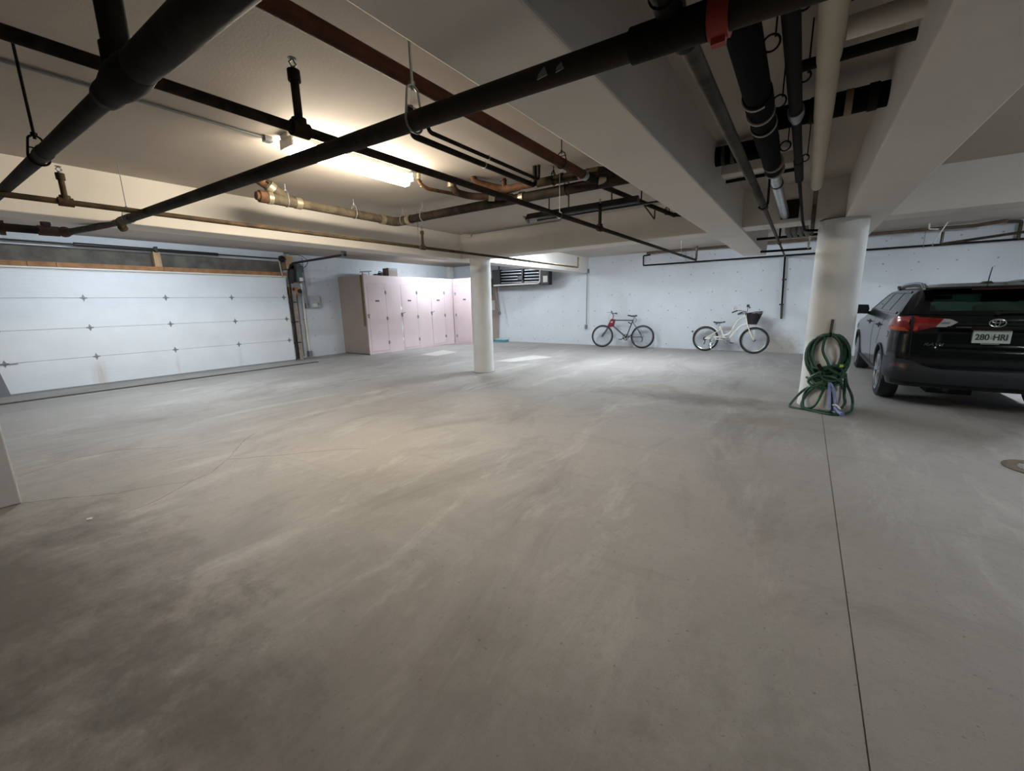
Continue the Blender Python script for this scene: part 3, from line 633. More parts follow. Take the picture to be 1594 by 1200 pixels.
obj('cable_drum', MB().cyl((-12.0, 5.93, 2.85), (-12.0, 6.03, 2.85), 0.075, 18).cyl((-12.0, 5.98, 2.85), (-12.0, 6.0, 2.85), 0.09, 18), BLACK, door)
obj('strut', MB().obox((-12.0, 5.9, 2.80), (-12.0, 5.95, 2.36), 0.03, 0.02), M('pale_strut', '#b3ab98', 0.6), door, False)
obj('corner_bracket', MB().prism([(0.44, 0.0), (0.68, 0.0), (0.62, 0.45), (0.50, 0.62)], DX+0.002, DX+0.014, 'yz').box((DX, 0.5, 0.585), (DX+0.02, 0.86, 0.60)), GREY, door, False)
tr = struct(thing('trim_1', '', '', (-12.1, 3.3, 2.44))); del tr['label']; del tr['category']
for a, b in ((0.35, 1.28), (1.285, 1.66), (1.665, 3.34), (3.345, 6.12)): obj('board', MB().box((-12.2, a, 2.40), (-12.06, b, 2.492)), WOOD, tr, False, bevel=0.004)
obj('post_block', MB().box((-12.2, 3.19, 2.493), (-12.05, 3.32, 2.83)), WOOD2, tr, False, bevel=0.004)
obj('jamb_board', MB().box((-12.3, 6.20, 0.0), (-12.1, 6.31, 2.0)), mat_rustpipe('worn_jamb', '#b9b2ac', '#8f6b4f', 0.7, (0.45, 0.7), 3), tr, False, bevel=0.004)
obj('jamb_block', MB().box((-12.38, 6.16, 2.60), (-12.12, 6.36, 2.95)), WOOD2, tr, False, bevel=0.006)

t = thing('door_opener', 'dark box shaped door opener mounted high beside the garage door track', 'opener', (-12.2, 6.5, 2.45))
obj('housing', MB().box((-12.38, 6.40, 2.24), (-12.08, 6.58, 2.76)), TEAL, t, False, bevel=0.02)
obj('motor', MB().cyl((-12.22, 6.38, 2.62), (-12.22, 6.62, 2.62), 0.12, 20), TEAL, t)
obj('white_sticker', MB().box((-12.082, 6.46, 2.27), (-12.076, 6.56, 2.37)), WHITE, t, False)
obj('cable', MB().tube(fillet([(-12.2, 6.30, 3.0), (-12.15, 6.6, 3.02), (-12.0, 6.75, 2.85), (-12.1, 6.72, 2.7), (-12.3, 6.62, 2.6)], 0.15), 0.008, 6), BLACK, t)
obj('side_plate', MB().prism([(6.20, 2.2), (6.30, 2.2), (6.40, 2.7), (6.24, 2.75)], -12.2, -12.12, 'yz'), M('brown_dark_plate', '#352a29', 0.6), t, False)
t = thing('wood_mount', 'orange plywood mount with motor disc under the door opener', 'mount', (-12.25, 6.3, 1.99))
obj('board', MB().box((-12.38, 6.16, 1.89), (-12.17, 6.44, 2.10)), M('orange_plywood', '#b9854e', 0.7, var=0.3, scale=14), t, False, bevel=0.005)
obj('disc', MB().cyl((-12.2, 6.47, 1.99), (-12.16, 6.47, 1.99), 0.065, 20), BLACK, t)
obj('bracket', MB().box((-12.17, 6.28, 1.91), (-12.15, 6.31, 2.08)), RUSTR, t, False)
for lab, y, z0, z1, r, m in (('white vertical conduit beside the garage door jamb ending near the floor', 6.64, 0.06, 2.25, 0.028, WHITE), ('thin grey conduit dropping to the electrical box left of the lockers', 6.76, 1.6, 2.95, 0.013, COND), ('thin white conduit nearest the garage door jamb', 6.47, 0.05, 1.88, 0.016, COND)):
    t = thing('jamb_conduit', lab, 'conduit', (-12.36, y, z0)); obj('conduit', MB().cyl((-12.36, y, z0), (-12.36, y, z1), r, 12), m, t)
    obj('clip', MB().box((-12.4, y-r-0.02, (z0+z1)/2), (-12.36, y+r+0.02, (z0+z1)/2+0.025)), STEEL, t, False)
    if r > 0.02: obj('floor_box', MB().box((-12.4, y-0.05, 0.03), (-12.28, y+0.06, 0.2)), GREY, t, False, bevel=0.01)
t = thing('electrical_box', 'pale grey electrical box on the wall between garage door and lockers', 'electrical box', (-12.38, 6.97, 1.5))
obj('cover', MB().box((-12.40, 6.83, 1.50), (-12.29, 7.13, 1.86)), M('box_grey', '#b9bcbf', 0.5), t, False, bevel=0.01)
obj('sticker', MB().box((-12.292, 6.89, 1.53), (-12.286, 7.03, 1.62)), WHITE, t, False)
obj('latch', MB().box((-12.30, 7.06, 1.58), (-12.275, 7.09, 1.66)), GREY, t, False)
obj('switch_box', MB().box((-12.40, 6.69, 1.49), (-12.32, 6.79, 1.64)), GREY, t, False, bevel=0.008)

# ------------------------------------------------------------------ pink lockers
PX = -11.075
NUMM = M('number_plate', '#4e4648', 0.6)
def hinge3(t, x, y, zs, ax):
    for z in zs:
        a = MB()
        if ax == 'y': a.box((x, y-0.035, z-0.05), (x+0.008, y+0.035, z+0.05)).cyl((x+0.01, y, z-0.055), (x+0.01, y, z+0.055), 0.011, 8)
        else: a.box((x-0.035, y-0.008, z-0.05), (x+0.035, y, z+0.05)).cyl((x, y-0.01, z-0.055), (x, y-0.01, z+0.055), 0.011, 8)
        obj('hinge', a, STEEL, t, False)
names = ('pink plywood locker nearest the garage door, with a shaded end panel', 'pink plywood locker in the middle with white paint drips', 'pink plywood locker in the inside corner, third from the garage door')
for i, (y0, y1, d0, d1, num) in enumerate(((7.90, 9.14, 7.99, 8.665, 8.33), (9.14, 10.50, 9.30, 9.98, 9.635), (10.50, 11.80, 10.66, 11.32, 11.0))):
    t = thing('storage_locker', names[i], 'locker', (-11.7, (y0+y1)/2, 0))
    g = 0.006
    fb = MB().box((XL, y0, 0.02), (PX-0.02, y1, 2.45))
    fr = MB().box((PX-0.02, y0, 0.0), (PX, d0-g, 2.45)).box((PX-0.02, d1+g, 0.0), (PX, y1, 2.45)).box((PX-0.02, d0-g, 2.185+g), (PX, d1+g, 2.45)).box((PX-0.02, d0-g, 0.0), (PX, d1+g, 0.075))
    obj('carcass', fb, DARK if False else PINK_SHADED, t, False); obj('face_frame', fr, PINK, t, False)
    dr = obj('door', MB().box((PX-0.018, d0, 0.085), (PX+0.004, d1, 2.185)), PINK, t, False, bevel=0.003)
    obj('number_plate', MB().box((PX+0.004, num-0.075, 1.64), (PX+0.008, num+0.075, 1.69)), NUMM, dr, False)
    obj('toe_board', MB().box((PX-0.02, d0-0.02, 0.012), (PX+0.012, d1+0.05, 0.062)), PINK, t, False)
    hinge3(t, PX+0.002, d1+g/2, (0.33, 1.11, 1.93), 'y')
    obj('latch', MB().box((PX, d0-0.05, 1.20), (PX+0.03, d0+0.01, 1.27)).cyl((PX+0.03, d0-0.03, 1.14), (PX+0.03, d0-0.03, 1.22), 0.022, 12), GREY if i else STEEL, t, False)
    if i: obj('latch_arm', MB().obox((PX+0.02, d0-0.03, 1.24), (PX+0.03, d0+0.10, 1.28), 0.02, 0.02), GREY, t, False)
    if i == 0:
        obj('end_panel', MB().box((XL+0.005, y0-0.012, 0.02), (PX-0.001, y0, 2.45)), PINK_SHADED, t, False)
        obj('corner_batten', MB().box((PX-0.14, y0-0.03, 0.9), (PX-0.06, y0-0.012, 2.45)), M('brown_batten', '#7a634b', 0.7), t, False)
    if i == 1:
        dm = M('white_drip', '#efeaea', 0.6)
        for a, b, w in ((1.33, 1.52, 0.045), (0.55, 1.02, 0.03), (0.32, 0.46, 0.035)): obj('paint_drip', MB().prism([(d0-0.03-w/2, b), (d0-0.03-w, (a+b)/2), (d0-0.03, a), (d0-0.03+w, (a+b)/2)], PX, PX+0.003, 'yz'), dm, t, False)
t = thing('storage_locker', 'pink plywood locker turned to face us, partly hidden by the slim column', 'locker', (-10.5, 12.5, 0))
obj('carcass', MB().box((-11.055, 11.82, 0.0), (-10.02, 13.28, 2.45)), PINK_SHADED, t, False)
obj('face_frame', MB().box((-11.055, 11.80, 0.0), (-10.95, 11.82, 2.45)).box((-10.15, 11.80, 0.0), (-10.02, 11.82, 2.45)).box((-10.95, 11.80, 2.19), (-10.15, 11.82, 2.45)).box((-10.95, 11.80, 0.0), (-10.15, 11.82, 0.05)), PINK, t, False)
d = obj('door', MB().box((-10.94, 11.796, 0.06), (-10.16, 11.82, 2.18)), PINK, t, False, bevel=0.003)
obj('number_plate', MB().box((-10.56, 11.792, 1.65), (-10.42, 11.797, 1.70)), NUMM, d, False)
hinge3(t, -10.945, 11.80, (0.3, 1.1, 1.9), 'x')
# things lying on the lockers
t = tag(obj('cardboard_box', MB().box((-11.55, 9.0, 2.451), (-11.25, 9.36, 2.72)), CARDB, None, False, bevel=0.004), 'small grey cardboard box standing on top of the pink lockers', 'box')
obj('tape', MB().box((-11.248, 9.0, 2.66), (-11.245, 9.36, 2.72)), GREY, t, False)
t = thing('tool_bag', 'dark tool bag slumped beside the grey cardboard box on the lockers', 'bag', (-11.4, 8.8, 2.45))
obj('body', MB().ball((-11.4, 8.78, 2.515), 0.07, 14, (1.1, 1.5, 0.85)).ball((-11.4, 8.60, 2.49), 0.045, 12, (1.2, 2.2, 0.8)), M('dark_canvas', '#26323a', 0.8, var=0.3), t)
obj('handle', MB().tube(fillet([(-11.4, 8.72, 2.55), (-11.4, 8.73, 2.62), (-11.4, 8.88, 2.58), (-11.4, 8.95, 2.47)], 0.05), 0.012, 8), BLACK, t)
t = thing('white_bundle', 'white bundle with a dark stick over it on the near locker top', 'bundle', (-11.5, 8.3, 2.45))
obj('sheet', MB().box((-11.7, 8.1, 2.451), (-11.3, 8.5, 2.47)).ball((-11.5, 8.25, 2.49), 0.05, 12, (1.5, 2, 0.8)), WHITE, t)
obj('stick', MB().cyl((-11.5, 8.1, 2.57), (-11.5, 8.52, 2.61), 0.018, 10), GREY, t)
obj('prop', MB().cyl((-11.5, 8.18, 2.50), (-11.5, 8.18, 2.58), 0.02, 8).cyl((-11.5, 8.42, 2.46), (-11.5, 8.42, 2.60), 0.012, 8), STEEL, t)
t = thing('corner_post', 'white post standing in the corner above the lockers', 'post', (-12.2, 11.9, 2.45))
obj('post', MB().box((-12.39, 12.9, 2.451), (-12.2, 13.1, 3.04)), WHITE, t, False)

# ------------------------------------------------------------------ louvred unit and odds and ends at the far wall
t = thing('louvred_heater', 'wide louvred metal heater hung on the far wall behind the slim column', 'heater', (-8.7, 13.0, 2.1))
DKG = M('heater_frame', '#343637', 0.5, 0.3)
obj('back', MB().box((-9.95, 13.05, 2.12), (-7.52, 13.2, 2.74)), DARK, t, False)
obj('frame', MB().box((-9.98, 12.88, 2.12), (-9.60, 13.05, 2.76)).box((-9.6, 12.9, 2.10), (-7.5, 13.0, 2.15)), DKG, t, False)
for k in range(5): obj('slat', MB().obox((-9.6, 12.95, 2.27+k*0.105), (-7.8, 12.95, 2.24+k*0.105), 0.02, 0.034), STEEL, t, False)
obj('centre_bar', MB().box((-8.62, 12.88, 2.2), (-8.55, 12.93, 2.74)).box((-8.78, 12.86, 2.33), (-8.56, 12.90, 2.48)), BLACK, t, False)
obj('rail', MB().tube(fillet([(-9.9, 12.87, 2.18), (-7.82, 12.87, 2.18), (-7.80, 12.87, 2.72)], 0.12), 0.030, 10), WHITE, t)
obj('end_box', MB().box((-7.78, 12.86, 2.14), (-7.45, 13.1, 2.70)), DKG, t, False, bevel=0.006)
obj('white_label', MB().box((-7.68, 12.855, 2.20), (-7.50, 12.862, 2.42)), WHITE, t, False)
for x in (-9.7, -7.6): obj('hanger_strap', MB().box((x-0.02, 12.95, 2.7), (x+0.02, 12.98, ZS)), DKG, t, False)
t = thing('hanging_folder', 'white board with a red top hanging beside the corner locker', 'board', (-9.98, 12.9, 1.3))
obj('board', MB().box((-10.0, 12.6, 1.25), (-9.97, 13.0, 1.62)), WHITE, t, False)
obj('red_cover', MB().box((-10.0, 12.6, 1.63), (-9.97, 12.95, 1.80)), M('faded_red', '#b98a86', 0.7), t, False)
for y in (12.7, 12.9): obj('strap', MB().cyl((-9.985, y, 1.8), (-9.985, y, 2.08), 0.012, 8), GREY, t)
t = thing('hooked_pole', 'thin grey hooked pole hanging from the louvred heater end', 'pole', (-9.75, 13.0, 1.1))
obj('pole', MB().cyl((-9.66, 12.93, 1.10), (-9.90, 12.93, 2.125), 0.014, 8), COND, t)
obj('hook', MB().torus((-9.70, 12.93, 1.12), 0.05, 0.012, 'y', 14, 6), BLACK, t)
t = thing('storage_bin', 'flat teal plastic box on the floor at the far wall corner', 'box', (-9.65, 13.1, 0))
obj('tub', MB().box((-9.98, 12.9, 0.0), (-9.45, 13.15, 0.09)), M('teal_plastic', '#5f9aa6', 0.5), t, False, bevel=0.01)
obj('lid', MB().box((-10.0, 12.88, 0.09), (-9.43, 13.17, 0.12)), M('pale_teal', '#a9ccd2', 0.5), t, False, bevel=0.008)

# floor drain and a chip of paint
t = thing('floor_drain', 'round metal floor drain set in the concrete near the car', 'drain', (1.80, 5.25, 0))
dr = MB().lathe([(0.15, 0.001), (0.235, 0.001), (0.24, 0.006), (0.225, 0.010), (0.175, 0.010), (0.16, 0.005), (0.15, 0.002)], (1.80, 5.25, 0), 'z', 40); dr.f = dr.f[:-2]
obj('ring', dr, mat_rustpipe('drain_ring', '#6d6354', '#4b443a'), t)
obj('sump', MB().lathe([(0.155, 0.0005), (0.155, 0.0015)], (1.80, 5.25, 0), 'z', 32), DARK, t)
gr = MB()
for k in range(-4, 5):
    w = math.sqrt(max(0.001, 0.15**2-(k*0.032)**2)); gr.box((1.80-w, 5.25+k*0.032-0.009, 0.0), (1.80+w, 5.25+k*0.032+0.011, 0.006))
obj('grate', gr, M('drain_grate', '#a7a49f', 0.4, 0.5), t, False)
tag(obj('paint_chip', MB().prism([(-4.21,0.43),(-4.18,0.425),(-4.17,0.45),(-4.20,0.46)], 0.0, 0.006, 'xy'), WHITE, None, False), 'tiny white paint chip lying on the floor near the cracks', 'debris')

# ------------------------------------------------------------------ bicycles (local frame: x along wall, y away from it, z up)
CHROME = M('chrome', '#c9ccce', 0.18, 1.0, var=0.05)
TYRE = M('tyre_rubber', '#1d1e20', 0.75, var=0.2)
def wheel(t, x, z, R, tyre_r, spoke_n, rimm, y=0.0):
    w = obj('wheel', MB().torus((x, y, z), R-tyre_r, tyre_r, 'y', 40, 10), TYRE, t, local=True)
    obj('rim', MB().torus((x, y, z), R-tyre_r*2.3, tyre_r*0.55, 'y', 40, 8), rimm, w, local=True)
    sp = MB()
    for k in range(spoke_n):
        a = 2*PI*k/spoke_n; s = 0.03 if k % 2 else -0.03
        sp.tube([(x+0.02*math.cos(a+0.8), y+s, z+0.02*math.sin(a+0.8)), (x+(R-tyre_r*2.4)*math.cos(a), y, z+(R-tyre_r*2.4)*math.sin(a))], 0.0022, 4, cap=False)
    obj('spokes', sp, STEEL, w, False, local=True); w.children[-1]['kind'] = 'stuff'
    obj('hub', MB().cyl((x, y-0.05, z), (x, y+0.05, z), 0.022, 14).cyl((x, y-0.035, z), (x, y-0.028, z), 0.032, 14).cyl((x, y+0.028, z), (x, y+0.035, z), 0.032, 14), STEEL, w, local=True)
    return w
def crank(t, x, z, r, col, ang):
    c = obj('chainring', MB().torus((x, -0.055, z), r, 0.008, 'y', 30, 6).torus((x, -0.045, z), r*0.72, 0.006, 'y', 26, 6).cyl((x, -0.07, z), (x, 0.07, z), 0.02, 12), col, t, local=True)
    mb = MB()
    for k in range(5): a = 2*PI*k/5; mb.obox((x, -0.055, z), (x+r*math.cos(a), -0.055, z+r*math.sin(a)), 0.018, 0.006, (0, 1, 0))
    obj('spider', mb, col, c, False, local=True)
    for s in (-1, 1):
        a = ang + (0 if s < 0 else PI); L = 0.17; e = (x+L*math.cos(a), s*0.075, z+L*math.sin(a))
        k = obj('crank_arm', MB().obox((x, s*0.075, z), e, 0.024, 0.014, (0, 1, 0)), col, t, False, local=True)
        obj('pedal', MB().box((e[0]-0.045, e[1]+s*0.015, e[2]-0.012), (e[0]+0.045, e[1]+s*0.10, e[2]+0.012)), BLACK, k, False, local=True)
def saddle(t, x0, x1, z, m):    # nose at x0, tail at x1
    n = 12; mb = MB(); rows = []
    for i in range(n+1):
        s = i/n; x = x0+(x1-x0)*s; w = 0.022+0.062*max(0, s-0.25)**0.8 if s < 0.95 else 0.05; dz = 0.014*math.sin(s*PI*1.4+2.2)
        rows.append([(x, -w, z-0.03+dz), (x, -w*1.0, z-0.008+dz), (x, -w*0.5, z+0.012+dz), (x, w*0.5, z+0.012+dz), (x, w, z-0.008+dz), (x, w, z-0.03+dz)])
    v = [p for r in rows for p in r]; f = []
    for i in range(n):
        for k in range(6): f.append((i*6+k, i*6+(k+1) % 6, (i+1)*6+(k+1) % 6, (i+1)*6+k))
    f += [tuple(range(6)), tuple(reversed(range(n*6, n*6+6)))]
    s = obj('saddle', mb.add(v, f), m, t, local=True)
    obj('saddle_rails', MB().cyl((x0+(x1-x0)*0.25, -0.02, z-0.025), (x0+(x1-x0)*0.85, -0.02, z-0.045), 0.005, 6).cyl((x0+(x1-x0)*0.25, 0.02, z-0.025), (x0+(x1-x0)*0.85, 0.02, z-0.045), 0.005, 6), STEEL, s, local=True)

# dark mountain bike, nose to the left
FR = M('plum_frame', '#3c3742', 0.4, 0.2, var=0.15)
t = thing('bicycle', 'dark plum mountain bike with a red bag leaning on the far wall', 'bicycle', (-4.61, 12.87, 0), None, (math.radians(-7), 0, math.radians(6)))
fw, rw, bb = (-0.785, 0.365), (0.51, 0.365), (0.0, 0.34)
wheel(t, *fw, 0.365, 0.026, 28, STEEL); wheel(t, *rw, 0.365, 0.026, 28, STEEL)
v3 = lambda p, y=0: (p[0], y, p[1])
ht, hb, stt = (-0.47, 0.92), (-0.545, 0.76), (0.19, 0.90)
obj('frame', MB().tube([v3((-0.47, 0.885)), v3((0.185, 0.88))], 0.018, 10).tube([v3((-0.53, 0.77)), v3(bb)], 0.021, 10).tube([v3(bb), v3(stt)], 0.017, 10).tube([v3(hb), v3(ht)], 0.022, 10)
    .tube([(0.17, 0.02, 0.84), (rw[0], 0.06, rw[1])], 0.010, 8).tube([(0.17, -0.02, 0.84), (rw[0], -0.06, rw[1])], 0.010, 8)
    .tube([(0, 0.03, 0.34), (rw[0], 0.06, rw[1])], 0.011, 8).tube([(0, -0.03, 0.34), (rw[0], -0.06, rw[1])], 0.011, 8).cyl((0, -0.04, 0.34), (0, 0.04, 0.34), 0.028, 12), FR, t, local=True)
obj('fork', MB().tube(fillet([(-0.55, 0.05, 0.75), (-0.66, 0.055, 0.55), (fw[0], 0.055, fw[1])], 0.1), 0.014, 8).tube(fillet([(-0.55, -0.05, 0.75), (-0.66, -0.055, 0.55), (fw[0], -0.055, fw[1])], 0.1), 0.014, 8).cyl((-0.545, -0.06, 0.755), (-0.545, 0.06, 0.755), 0.018, 8), FR, t, local=True)
obj('seat_post', MB().cyl(v3(stt), v3((0.215, 1.01)), 0.013, 10), STEEL, t, local=True)
saddle(t, 0.01, 0.30, 1.035, BLACK)
hbm = obj('handlebar', MB().tube(fillet([v3(ht), v3((-0.455, 1.06)), v3((-0.50, 1.11))], 0.05), 0.013, 8).tube(fillet([(-0.44, -0.30, 1.13), (-0.5, -0.12, 1.115), (-0.5, 0.12, 1.115), (-0.44, 0.30, 1.13)], 0.06), 0.012, 8), BLACK, t, local=True)
for s in (-1, 1):
    obj('grip', MB().cyl((-0.455, s*0.20, 1.127), (-0.43, s*0.31, 1.132), 0.018, 10), BLACK, hbm, local=True)
    obj('brake_lever', MB().tube(fillet([(-0.46, s*0.19, 1.13), (-0.54, s*0.18, 1.12), (-0.60, s*0.26, 1.115)], 0.03), 0.006, 6), GREY, hbm, local=True)
crank(t, *bb, 0.095, BLACK, math.radians(207))
obj('cassette', MB().cyl((rw[0], -0.055, rw[1]), (rw[0], -0.03, rw[1]), 0.05, 20), STEEL, t, local=True)
obj('derailleur', MB().tube(fillet([(rw[0], -0.06, rw[1]-0.02), (rw[0]+0.02, -0.06, rw[1]-0.09), (rw[0]-0.01, -0.06, rw[1]-0.17)], 0.03), 0.013, 8), BLACK, t, local=True)
obj('chain', MB().tube([(0.0, -0.055, 0.435), (rw[0], -0.05, rw[1]+0.05)], 0.005, 5).tube([(0.0, -0.055, 0.245), (rw[0]-0.01, -0.055, rw[1]-0.16)], 0.005, 5), GREY, t, local=True)
obj('pump_bracket', MB().obox((0.04, -0.03, 0.82), (0.15, -0.03, 0.76), 0.03, 0.03), BLACK, t, False, local=True)
obj('cable', MB().tube(fillet([(-0.50, -0.1, 1.12), (-0.60, -0.05, 1.0), (-0.57, 0, 0.85)], 0.1), 0.004, 5).tube([(0.22, 0.02, 0.98), (0.29, 0.05, 0.90), (0.24, 0.05, 0.80)], 0.012, 6), GREY, t, local=True)
bag = tag(obj('frame_bag', MB().prism([(-5.105, 0.925), (-4.975, 0.905), (-5.02, 0.68), (-5.13, 0.655), (-5.235, 0.67)], 12.80, 12.90, 'xz'), M('maroon_cloth', '#7d1529', 0.75, var=0.25, scale=14), None, False, bevel=0.015), 'small maroon bag strapped at the front of the dark plum bike', 'bag')
obj('white_print', MB().prism([(-5.115, 0.835), (-5.03, 0.86), (-5.04, 0.80), (-5.10, 0.80)], 12.795, 12.801, 'xz'), M('print_pink', '#c9a7ae', 0.7), bag, False)

# white cruiser, nose to the right
CW = M('cream_frame', '#e3dfd0', 0.35, var=0.05)
t = thing('bicycle', 'white step-through cruiser bike with a black front basket', 'bicycle', (-1.70, 12.87, 0), None, (math.radians(-6), 0, math.radians(-7)))
rw, fw, bb = (-0.585, 0.36), (0.67, 0.36), (0.0, 0.33)
wheel(t, *rw, 0.36, 0.027, 28, CHROME); wheel(t, *fw, 0.36, 0.027, 28, CHROME)
obj('frame', MB().tube(fillet([v3((0.40, 1.00)), v3((0.24, 0.93)), v3((0.13, 0.70)), v3((0.04, 0.52)), v3((-0.06, 0.475)), v3((-0.14, 0.48))], 0.12, 5), 0.018, 10)
    .tube(fillet([v3((0.46, 0.80)), v3((0.32, 0.77)), v3((0.18, 0.58)), v3((0.05, 0.40)), v3(bb)], 0.12, 5), 0.018, 10)
    .tube([v3((-0.24, 0.74)), v3((-0.12, 0.46)), v3((-0.02, 0.34))], 0.018, 10).tube([v3((0.39, 1.03)), v3((0.47, 0.78))], 0.023, 10)
    .tube([(-0.16, 0.03, 0.45), (rw[0], 0.06, rw[1])], 0.013, 8).tube([(-0.16, -0.03, 0.45), (rw[0], -0.06, rw[1])], 0.013, 8)
    .tube([(-0.2, 0.03, 0.63), (rw[0], 0.06, rw[1])], 0.010, 8).tube([(-0.2, -0.03, 0.63), (rw[0], -0.06, rw[1])], 0.010, 8)
    .tube([(0, 0.03, 0.35), (rw[0], 0.06, rw[1])], 0.014, 8).tube([(0, -0.03, 0.35), (rw[0], -0.06, rw[1])], 0.014, 8).cyl((0, -0.045, 0.33), (0, 0.045, 0.33), 0.03, 12), CW, t, local=True)
obj('fork', MB().tube(fillet([(0.475, 0.05, 0.77), (0.57, 0.058, 0.55), (fw[0], 0.058, fw[1])], 0.12), 0.015, 8).tube(fillet([(0.475, -0.05, 0.77), (0.57, -0.058, 0.55), (fw[0], -0.058, fw[1])], 0.12), 0.015, 8).cyl((0.47, -0.065, 0.775), (0.47, 0.065, 0.775), 0.018, 8), CW, t, local=True)
def fender(cx, cz, R, a0, a1):
    mb = MB(); n = 18; v = []; f = []
    for i in range(n+1):
        a = a0+(a1-a0)*i/n
        for s, dr in ((-0.032, -0.014), (-0.02, 0), (0.02, 0), (0.032, -0.014)): v.append((cx+(R+dr)*math.cos(a), s, cz+(R+dr)*math.sin(a)))
    for i in range(n):
        for k in range(3): f.append((i*4+k, i*4+k+1, (i+1)*4+k+1, (i+1)*4+k))
    o = obj('fender', mb.add(v, f), CW, t, local=True); m = o.modifiers.new('s', 'SOLIDIFY'); m.thickness = 0.003
fender(rw[0], rw[1], 0.385, math.radians(35), math.radians(165)); fender(fw[0], fw[1], 0.385, math.radians(70), math.radians(182))
obj('seat_post', MB().cyl(v3((-0.24, 0.73)), v3((-0.265, 0.83)), 0.014, 10).cyl(v3((-0.25, 0.72)), v3((-0.25, 0.75)), 0.024, 12), CHROME, t, local=True)
saddle(t, -0.10, -0.40, 0.845, BLACK)
obj('saddle_springs', MB().cyl((-0.33, -0.04, 0.76), (-0.33, -0.04, 0.82), 0.018, 10).cyl((-0.33, 0.04, 0.76), (-0.33, 0.04, 0.82), 0.018, 10), STEEL, t, local=True)
hbm = obj('handlebar', MB().tube(fillet([v3((0.39, 1.03)), v3((0.375, 1.12)), v3((0.36, 1.13))], 0.03), 0.013, 8).tube(fillet([(0.14, -0.30, 1.09), (0.26, -0.28, 1.15), (0.40, -0.10, 1.13), (0.40, 0.10, 1.13), (0.26, 0.28, 1.15), (0.14, 0.30, 1.09)], 0.09), 0.012, 8), CHROME, t, local=True)
for s in (-1, 1): obj('grip', MB().cyl((0.12, s*0.30, 1.083), (0.25, s*0.285, 1.145), 0.019, 10), BLACK, hbm, local=True)
obj('mirror', MB().lathe([(0.02, 0.012), (0.05, 0.004), (0.052, 0)], (0.20, -0.30, 1.215), 'y', 20).cyl((0.22, -0.29, 1.15), (0.20, -0.29, 1.20), 0.006, 6), CHROME, t, local=True)
obj('phone_mount', MB().cyl((0.42, 0, 1.12), (0.43, 0, 1.26), 0.007, 6).box((0.40, -0.03, 1.25), (0.46, 0.03, 1.32)).cyl((0.47, -0.02, 1.24), (0.49, -0.02, 1.24), 0.025, 10), BLACK, t, local=True)
# basket: open weave
bk = MB(); bx, bz0, bz1 = 0.58, 0.80, 1.10
def bring(z):
    s = (z-bz0)/(bz1-bz0); return 0.105+0.085*s, 0.085+0.075*s, bx+0.02*s
for i in range(9):
    z = bz0+(bz1-bz0)*i/8; a, b, cx = bring(z); bk.tube([(cx+a*math.cos(q), b*math.sin(q), z+(0.03*math.cos(q) if i == 8 else 0)) for q in [2*PI*k/20 for k in range(20)]], 0.010 if i in (0, 8) else 0.006, 6, closed=True)
for k in range(28):
    q = 2*PI*k/28; p = [];
    for z in (bz0, bz1): a, b, cx = bring(z); p.append((cx+a*math.cos(q), b*math.sin(q), z))
    bk.tube(p, 0.006, 5)
a, b, cx = bring(bz0); bk.lathe([(0.09, 0), (0.09, 0.006)], (cx, 0, bz0), 'z', 18)
bsk = obj('basket', bk, M('black_wicker', '#1b191b', 0.7), t, local=True)
obj('basket_liner', MB().tube([(bx, 0, bz0+0.01), (bx+0.018, 0, bz1-0.02)], [0.09, 0.150], 18), M('plum_liner', '#3b2f38', 0.8, var=0.5, scale=22), bsk, local=True)
crank(t, *bb, 0.085, CHROME, math.radians(-22))
obj('chain_guard', MB().obox((-0.42, -0.05, 0.41), (0.02, -0.05, 0.405), 0.05, 0.02, (0, 0, 1)), CW, t, False, local=True)
obj('derailleur', MB().tube(fillet([(rw[0], -0.06, rw[1]-0.02), (rw[0]+0.02, -0.06, rw[1]-0.09), (rw[0]-0.01, -0.06, rw[1]-0.17)], 0.03), 0.013, 8).cyl((rw[0], -0.06, rw[1]), (rw[0], -0.03, rw[1]), 0.05, 18), BLACK, t, local=True)
obj('cable_lock', MB().torus((-0.375, -0.08, 0.30), 0.095, 0.008, 'y', 26, 8, 0.55, 1.2).torus((-0.37, -0.09, 0.31), 0.085, 0.008, 'y', 26, 8, 0.7, 1.1), GREY, t, local=True)
obj('kickstand', MB().cyl((-0.42, -0.07, 0.32), (-0.36, -0.14, 0.07), 0.010, 8), CHROME, t, local=True)
obj('rear_reflector', MB().box((-0.975, -0.03, 0.53), (-0.955, 0.03, 0.58)), BLACK, t, False, local=True)

